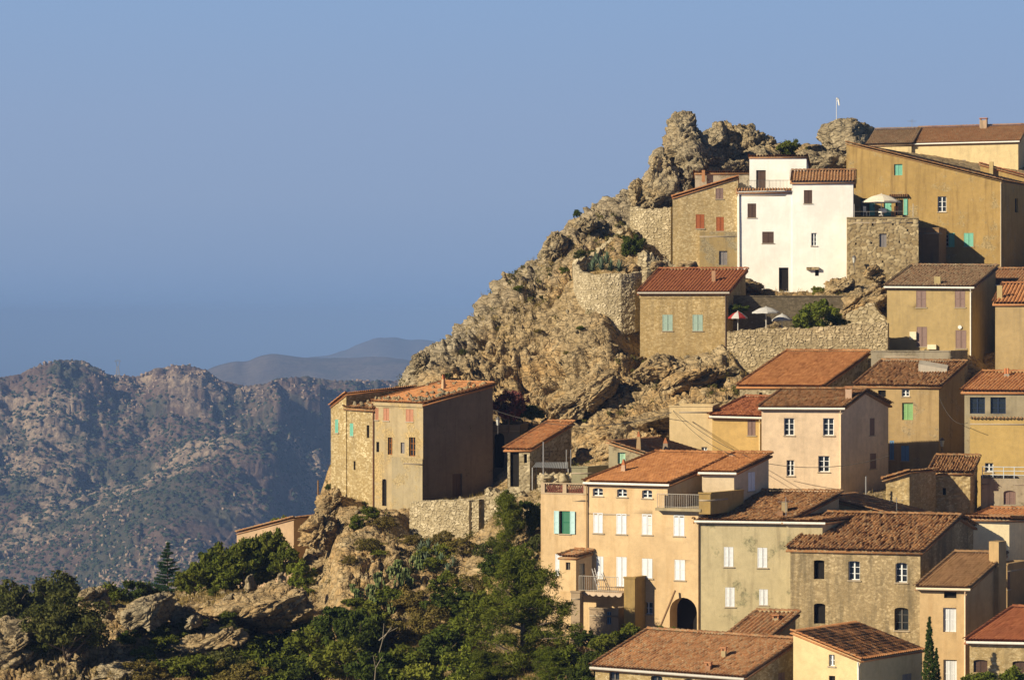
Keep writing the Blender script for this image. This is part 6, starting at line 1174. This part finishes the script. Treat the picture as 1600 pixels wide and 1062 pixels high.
for i, (x, y, w, hh, k) in enumerate([(515, 850, 40, .7, 'olive1'), (470, 940, 44, .7, 'yel1'), (430, 940, 30, .6, 'olive0'), (350, 975, 40, .7, 'mid1'), (300, 1000, 50, .8, 'oak0'), (260, 1020, 50, .8, 'mid0'), (225, 1035, 50, .7, 'yel0'), (210, 985, 34, .8, 'oak1'), (330, 930, 26, .7, 'mid1'), (640, 850, 40, .6, 'olive0'), (660, 880, 44, .7, 'yel1'), (545, 885, 36, .6, 'olive0'), (590, 870, 30, .6, 'yel0'), (250, 1000, 50, .7, 'oak0'), (285, 1015, 60, .7, 'mid0'), (320, 1012, 50, .7, 'yel1'), (360, 1000, 56, .7, 'oak1'), (395, 985, 44, .6, 'mid1'), (235, 1050, 60, .7, 'mid1'), (440, 965, 44, .7, 'oak0'), (200, 1010, 40, .8, 'dark0'), (340, 955, 30, .6, 'oak0'), (475, 905, 26, .6, 'olive0')]): plant(k, x, y, w, 'low wild shrub among the rocks of the lower left slope', 'shrub', 'low wild shrubs on the lower left slope', hh)
# dry grass and loose stones
rs = np.random.RandomState(21); GP = PT2.reshape(nc_, nr_, 3); NP_ = nn; n = 60000
ci = rs.randint(60, nc_ - 60, n); ri = rs.randint(60, nr_ - 130, n); P = GP[ci, ri]; g = GR[ci, ri]; ok = (rs.rand(n) < np.clip(g * 1.7 - .1, 0, 1)) & (NN_z[ci, ri] > .5) if 'NN_z' in globals() else (rs.rand(n) < np.clip(g * 1.7 - .1, 0, 1)) & (nn[ci, ri, 2] > .5)
P = P[ok]; k = len(P); bl = 6; Pb = np.repeat(P, bl, 0) + rs.randn(k * bl, 3) * [.12, .12, .0]; a = rs.uniform(0, 6.28, k * bl); ln = rs.randn(k * bl, 2) * .14; hgt = rs.uniform(.15, .5, k * bl)
d_ = np.stack([np.cos(a), np.sin(a), a * 0], 1) * .022; tip = Pb + np.stack([ln[:, 0], ln[:, 1], hgt], 1); V = np.stack([Pb - d_ - [0, 0, .05], Pb + d_ - [0, 0, .05], tip], 1).reshape(-1, 3)
gm = leafmat('straw', (0.16, 0.13, 0.04), (0.42, 0.30, 0.12), .3)
tag(mesh_obj('dry_grass', V, (np.arange(k * bl) * 3)[:, None] + np.arange(3)[None], gm, attrs={'rnd': np.repeat(np.repeat(rs.rand(k), bl), 3)}), 'straw coloured dry grass on the rocky slopes', 'grass', kind='stuff')
n = 5200; ci = rs.randint(60, nc_ - 60, n); ri = rs.randint(60, nr_ - 130, n); P = GP[ci, ri]; v, f = ICO[2]; sz = .06 + .22 * rs.rand(n) ** 3; pat = v[None] * (1 + .28 * rs.randn(10, len(v), 1)) * rs.uniform(.5, 1.2, (10, 1, 3))
V = (P[:, None] + pat[rs.randint(0, 10, n)] * sz[:, None, None]).reshape(-1, 3); F_ = (f[None] + (np.arange(n) * len(v))[:, None, None]).reshape(-1, 3)
tag(mesh_obj('loose_stones', V, F_, ROCKG), 'loose stones scattered over the rocky slopes', 'stones', kind='stuff')
# ================================================================= small things
WOODM = simple('old_wood', (.22, .13, .07), .8); STEEL = simple('galvanised_steel', (.42, .42, .42), .45, .6); CLOTH = simple('canvas_cream', (.72, .66, .55), .9); CW = simple('canvas_white', (.82, .82, .80), .9); CR_ = simple('canvas_red_shade_painted', (.30, .03, .03), .9); CG = simple('canvas_white_shade_painted', (.50, .50, .50), .9); CB = simple('canvas_blue', (.10, .20, .42), .9)  # red and grey-white canvas darkened to paint in the terrace shade
def parasol(label, px, ytop, ybase, w, D, c1, c2=None, rise=.28, val=.12):
    b = PX(px, ybase, D); t = PX(px, ytop, D); r = w / 2 * D / F; root = empty('parasol', tuple(b), label, 'parasol')
    m = MB(); m.tube([b, t], .035, 8); m.build('pole', simple('white_pole', (.72, .70, .66), .4), root)
    m = MB(); m.tube([b, b + Vector((0, 0, .08))], .24, 12); m.build('base', simple('concrete', (.4, .38, .35), .9), root)
    k = 8; m = MB(); h = r * 2 * rise; z1 = t.z - .05; rim = []
    for i in range(k * 2):
        a = 2 * math.pi * i / (k * 2); rr = r * (1 if i % 2 == 0 else .93); rim.append(Vector((t.x + rr * cos(a), t.y + rr * sin(a), z1 - h + (0 if i % 2 == 0 else .03))))
    for i in range(k * 2):
        j = (i + 1) % (k * 2); mid = [(t * .5 + rim[x] * .5) + Vector((0, 0, .05 * r)) for x in (i, j)]; top = Vector((t.x, t.y, z1)); c = (i // 2) % 2 if c2 else 0
        m.quad(rim[i], rim[j], mid[1], mid[0], m=c); m.quad(mid[0], mid[1], top, m=c); dn = Vector((0, 0, -val)); m.quad(rim[i] + dn, rim[j] + dn, rim[j], rim[i], m=c)
    m.build('canopy', [c1, c2 or c1], root)
    m = MB()
    for i in range(0, k * 2, 2): m.tube([Vector((t.x, t.y, z1 - h * .9)), (t * .5 + rim[i] * .5)], .012, 4)
    m.build('ribs', STEEL, root)
parasol('large cream parasol on top of the stone terrace block', 1377, 302, 337, 60, 243, CLOTH, rise=.2)
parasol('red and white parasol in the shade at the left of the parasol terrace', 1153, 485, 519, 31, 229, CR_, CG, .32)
parasol('tall plain white parasol standing over the retaining wall', 1197, 478, 519, 44, 227.5, CG, rise=.2)
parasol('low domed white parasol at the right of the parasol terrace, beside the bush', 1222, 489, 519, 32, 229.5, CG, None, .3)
def chair(label, px, py, D, col, rot):
    b = PX(px, py, D); root = empty('garden_chair', tuple(b), label, 'chair', 'garden chairs on the stone terrace'); U = Vector((cos(rot), sin(rot), 0)); Nn = Vector((sin(rot), -cos(rot), 0)); f = Frame(b, U, Nn); z = b.z
    m = MB(); m.box(f, -.23, .23, z + .42, z + .46, -.22, .22); m.build('seat', col, root)
    m = MB()
    for k in range(4): m.box(f, -.22 + k * .12, -.14 + k * .12, z + .46, z + .95, -.24, -.21)
    m.box(f, -.23, .23, z + .90, z + .96, -.245, -.205); m.build('backrest', col, root)
    for a in (-.2, .2):
        for c in (-.2, .2): m = MB(); m.tube([f.p(a, z, c), f.p(a, z + .42, c * .9)], .02, 5); m.build('leg', col, root)
chair('white garden chair on the stone terrace left of the round table', 1354, 338, 243.5, simple('chair_white', (.75, .75, .72), .5), .8)
chair('orange-brown garden chair on the stone terrace right of the round table', 1398, 338, 243.5, simple('chair_orange', (.55, .22, .10), .5), -.8)
b = PX(1379, 338, 243.5); root = empty('round_table', tuple(b), 'round table with a white cloth on the stone terrace', 'table'); m = MB(); m.tube([b, b + Vector((0, 0, .72))], .05, 8); m.build('leg', STEEL, root)
m = MB(); m.tube([b + Vector((0, 0, .35)), b + Vector((0, 0, .74))], .40, 16, 0, .36); m.build('table_top', simple('cloth_white', (.8, .79, .76), .9), root)
def lantern(label, px, py, D, side=1):
    p = PX(px, py, D); root = empty('street_lamp', tuple(p), label, 'lamp'); m = MB(); m.tube([p + Vector((.0, .5, -.5)), p + Vector((0, .25, -.55)), p + Vector((0, 0, -.3))], .03, 5); m.tube([p + Vector((0, 0, -1.0)), p + Vector((0, 0, -.28))], .03, 5); m.build('bracket', IRON, root)
    m = MB(); m.tube([p + Vector((0, 0, -.28)), p + Vector((0, 0, .22))], .11, 6, 0, .2); m.build('glass', simple('lamp_glass', (.5, .5, .46), .2), root); m = MB(); m.tube([p + Vector((0, 0, .22)), p + Vector((0, 0, .45))], .25, 6, 0, .03); m.build('cap', IRON, root)
lantern('street lamp on the left edge of the stone terrace block', 1334.5, 406, 239.5); lantern('street lamp in deep shade before the brown roofed house', 1472, 692, 203); lantern('street lamp on the big shaded wall of the left end house', 778, 659, 213); lantern('street lamp on the far right wall of the big ochre house', 1584, 365, 257)
# masts and poles
def pole(name, label, pts, r, mat, cat='pole', r1=None):
    m = MB(); m.tube(pts, r, 7, 0, r1); tag(m.build(name, mat, loc=tuple(pts[0])), label, cat)
pole('utility_pole', 'dark wooden pole standing at the foot of the extreme left house', [PX(497, 812, 219), PX(497, 750, 219)], .10, WOODM, r1=.07)
pole('metal_post', 'left one of two thin white posts in the yard by the shed', [PX(885, 736, 204), PX(885, 702, 204)], .035, STEEL); pole('metal_post', 'right one of two thin white posts in the yard by the shed', [PX(892, 736, 204), PX(892, 702, 204)], .035, STEEL)
pole('metal_post', 'tall grey post at the front of the rubble yard, left of the lattice balustrade', [PX(849, 765, 200), PX(849, 690, 200)], .05, STEEL)
pole('metal_post', 'thin pale post in front of the shaded gable of the pink house', [PX(1353, 775, 186), PX(1353, 744, 186)], .05, STEEL)
pole('leaning_pole', 'long timber leaning against the yellow wall left of the arch', [PX(1029, 985, 173.2), PX(1055, 922, 174.3)], .07, WOODM)
root = empty('windsock', tuple(PX(1307, 186, 262)), 'white windsock on a thin mast above the round hilltop boulder', 'windsock'); m = MB(); m.tube([PX(1307, 190, 262), PX(1307, 153, 262)], .03, 6); m.build('mast', simple('white_pole', (.72, .70, .66), .4), root)
m = MB(); m.tube([PX(1307, 154, 262), PX(1310, 156, 262), PX(1311.5, 165, 262)], .14, 8, 0, .07); m.build('sleeve', CW, root)
def aerial(label, px, py, D, h=1.4, parent=None):
    b = PX(px, py, D); m = MB(); m.tube([b, b + Vector((0, 0, h))], .025, 5)
    m.tube([b + Vector((-.55, 0, h * .75)), b + Vector((.45, .1, h * .75))], .018, 4)
    for k in range(5): x = -.5 + k * .22; m.tube([b + Vector((x, -.22, h * .75)), b + Vector((x, .22, h * .75))], .012, 4)
    tag(m.build('tv_aerial', STEEL, loc=tuple(b)), label, 'aerial')
aerial('small television aerial on the mauve roof at the hilltop', 1425, 200, 286, 1.0); aerial('rusty T shaped aerial on the broken red roof', 1401, 797, 178, .9); aerial('spiky aerial by the small chimney of the grey-green house', 1228, 806, 173, 1.3)
# pylon on the far ridge
b = PX(184, 589, 3000); root = empty('electricity_pylon', tuple(b), 'lattice electricity pylon on the saddle of the distant ridge', 'pylon'); k = 3000 / F; m = MB(); H_ = 27 * k; w0 = 3.6 * k
for sx in (-1, 1):
    for sy in (-1, 1): m.tube([b + Vector((sx * w0, sy * w0, -2)), b + Vector((sx * w0 * .35, sy * w0 * .35, H_ * .62)), b + Vector((sx * w0 * .9, sy * w0 * .3, H_ * .95))], .22, 4)
for i in range(7):
    z = H_ * .09 * i; a = w0 * (1 - .65 * i / 6.9); a2 = w0 * (1 - .65 * (i + 1) / 6.9)
    for sy in (-1, 1): m.tube([b + Vector((-a, sy * a, z)), b + Vector((a2, sy * a2, z + H_ * .09))], .13, 3); m.tube([b + Vector((a, sy * a, z)), b + Vector((-a2, sy * a2, z + H_ * .09))], .13, 3)
m.build('tower', STEEL, root); m = MB(); m.tube([b + Vector((-w0 * 1.5, 0, H_ * .93)), b + Vector((w0 * 1.5, 0, H_ * .93))], .25, 4); m.tube([b + Vector((-w0 * .9, 0, H_)), b + Vector((w0 * .9, 0, H_))], .2, 4); m.build('crossarm', STEEL, root)
# wires
def wire(label, a, b2, sag, r=.022):
    A, B = PX(*a), PX(*b2); pts = [A.lerp(B, t / 14.0) - Vector((0, 0, sag * 4 * (t / 14.0) * (1 - t / 14.0))) for t in range(15)]
    m = MB(); m.tube(pts, r, 4); tag(m.build('overhead_cable', simple('cable', (.06, .055, .05), .7), loc=tuple(A)), label, 'cable')
wire('cable crossing the cream wall down to the yellow roof, upper one', (1052, 641, 198.8), (1168, 713, 178), .3); wire('cable crossing the cream wall down to the yellow roof, lower one', (1052, 642, 198.8), (1148, 711, 178), .5)
wire('cable strung across the pink house between its two window rows', (1190, 722, 193), (1390, 712, 190), .6); wire('cable hanging in shade between the brown roofed house and the right edge house', (1467, 620, 203), (1512, 660, 195.5), .8)
wire('long thin cable across the cliff above the shed', (770, 640, 214), (1050, 644, 199), 1.2)
# ladder on the balcony
root = empty('step_ladder', tuple(PX(930, 921, 176.0)), 'white aluminium step ladder on the balcony', 'ladder'); A = [(PX(925, 888, 176.2), PX(934, 921, 175.8)), (PX(929, 887, 176.2), PX(938, 920, 175.8))]; m = MB()
for a, b in A: m.tube([a, b], .025, 5)
m.build('rails', simple('aluminium', (.6, .6, .6), .4, .5), root); m = MB()
for t in (.15, .3, .45, .6, .75, .9): m.tube([A[0][0].lerp(A[0][1], t), A[1][0].lerp(A[1][1], t)], .02, 4)
m.build('rungs', simple('aluminium', (.6, .6, .6), .4, .5), root)
# lean-to in the rubble yard and rubble
root = empty('lean_to', tuple(PX(868, 745, 203)), 'grey corrugated lean-to in the rubble yard beside the shed', 'shelter'); m = MB(); a, b, c, d = PX(832, 730, 204), PX(888, 732, 202), PX(888, 722, 206), PX(838, 722, 207.5)
n = 40; P = []
for i in range(n):
    t0, t1 = i / n, (i + 1) / n; z0_, z1_ = (.04 if i % 2 else 0), (0 if i % 2 else .04); m.quad(a.lerp(b, t0) + Vector((0, 0, z0_)), a.lerp(b, t1) + Vector((0, 0, z1_)), d.lerp(c, t1) + Vector((0, 0, z1_)), d.lerp(c, t0) + Vector((0, 0, z0_)))
m.build('roof', simple('corrugated_grey', (.30, .31, .32), .6, .3), root)
for p in (a, b, c, d): m = MB(); m.tube([p, p - Vector((0, 0, 2.4))], .05, 5); m.build('post', STEEL, root)
m = MB(); v, f = ICO[2]; rs = np.random.RandomState(5)
V = []; Q = []
for i in range(420):
    t = rs.rand(); px = 845 + 62 * t; py = 752 + rs.uniform(-8, 14); p = PX(px, py, 201.5 + rs.uniform(-1.5, 1.5)); s = rs.uniform(.12, .42); V.append(v * (1 + .25 * rs.randn(len(v), 1)) * s * rs.uniform(.5, 1.1, (1, 3)) + np.array(p)); Q.append(f + i * len(v))
tag(mesh_obj('rubble', np.concatenate(V), np.concatenate(Q), S_PAL, attrs={'rnd': np.repeat(rs.rand(420), len(v)), 'mort': np.zeros(420 * len(v))}), 'heap of broken stones in the yard above the lattice balustrade', 'rubble', kind='stuff')
# rubble weighing down the roofs of the left houses
V = []; Q = []; n = 0
for key, cnt in (('W2', 70), ('W', 95)):
    h = HOUSES[key]
    for i in range(cnt):
        s_, q_ = (rs.uniform(0, h['W']), rs.uniform(.2, h['L'] - .3)) if key == 'W2' or i % 3 else ((rs.uniform(0, h['W']), rs.uniform(.1, .9)))
        if key == 'W' and i % 3 and rs.rand() < .6: s_ = rs.uniform(0, .8)
        p = h['W3'](s_, q_, .24); z = rs.uniform(.10, .22); V.append(v * (1 + .2 * rs.randn(len(v), 1)) * z * rs.uniform(.6, 1.2, (1, 3)) + np.array(p)); Q.append(f + n * len(v)); n += 1
tag(mesh_obj('roof_stones', np.concatenate(V), np.concatenate(Q), ROCKG, attrs={'rnd': np.repeat(rs.rand(n), len(v)), 'mort': np.zeros(n * len(v))}), 'loose stones weighing down the roofs of the left end houses', 'stones', kind='stuff')
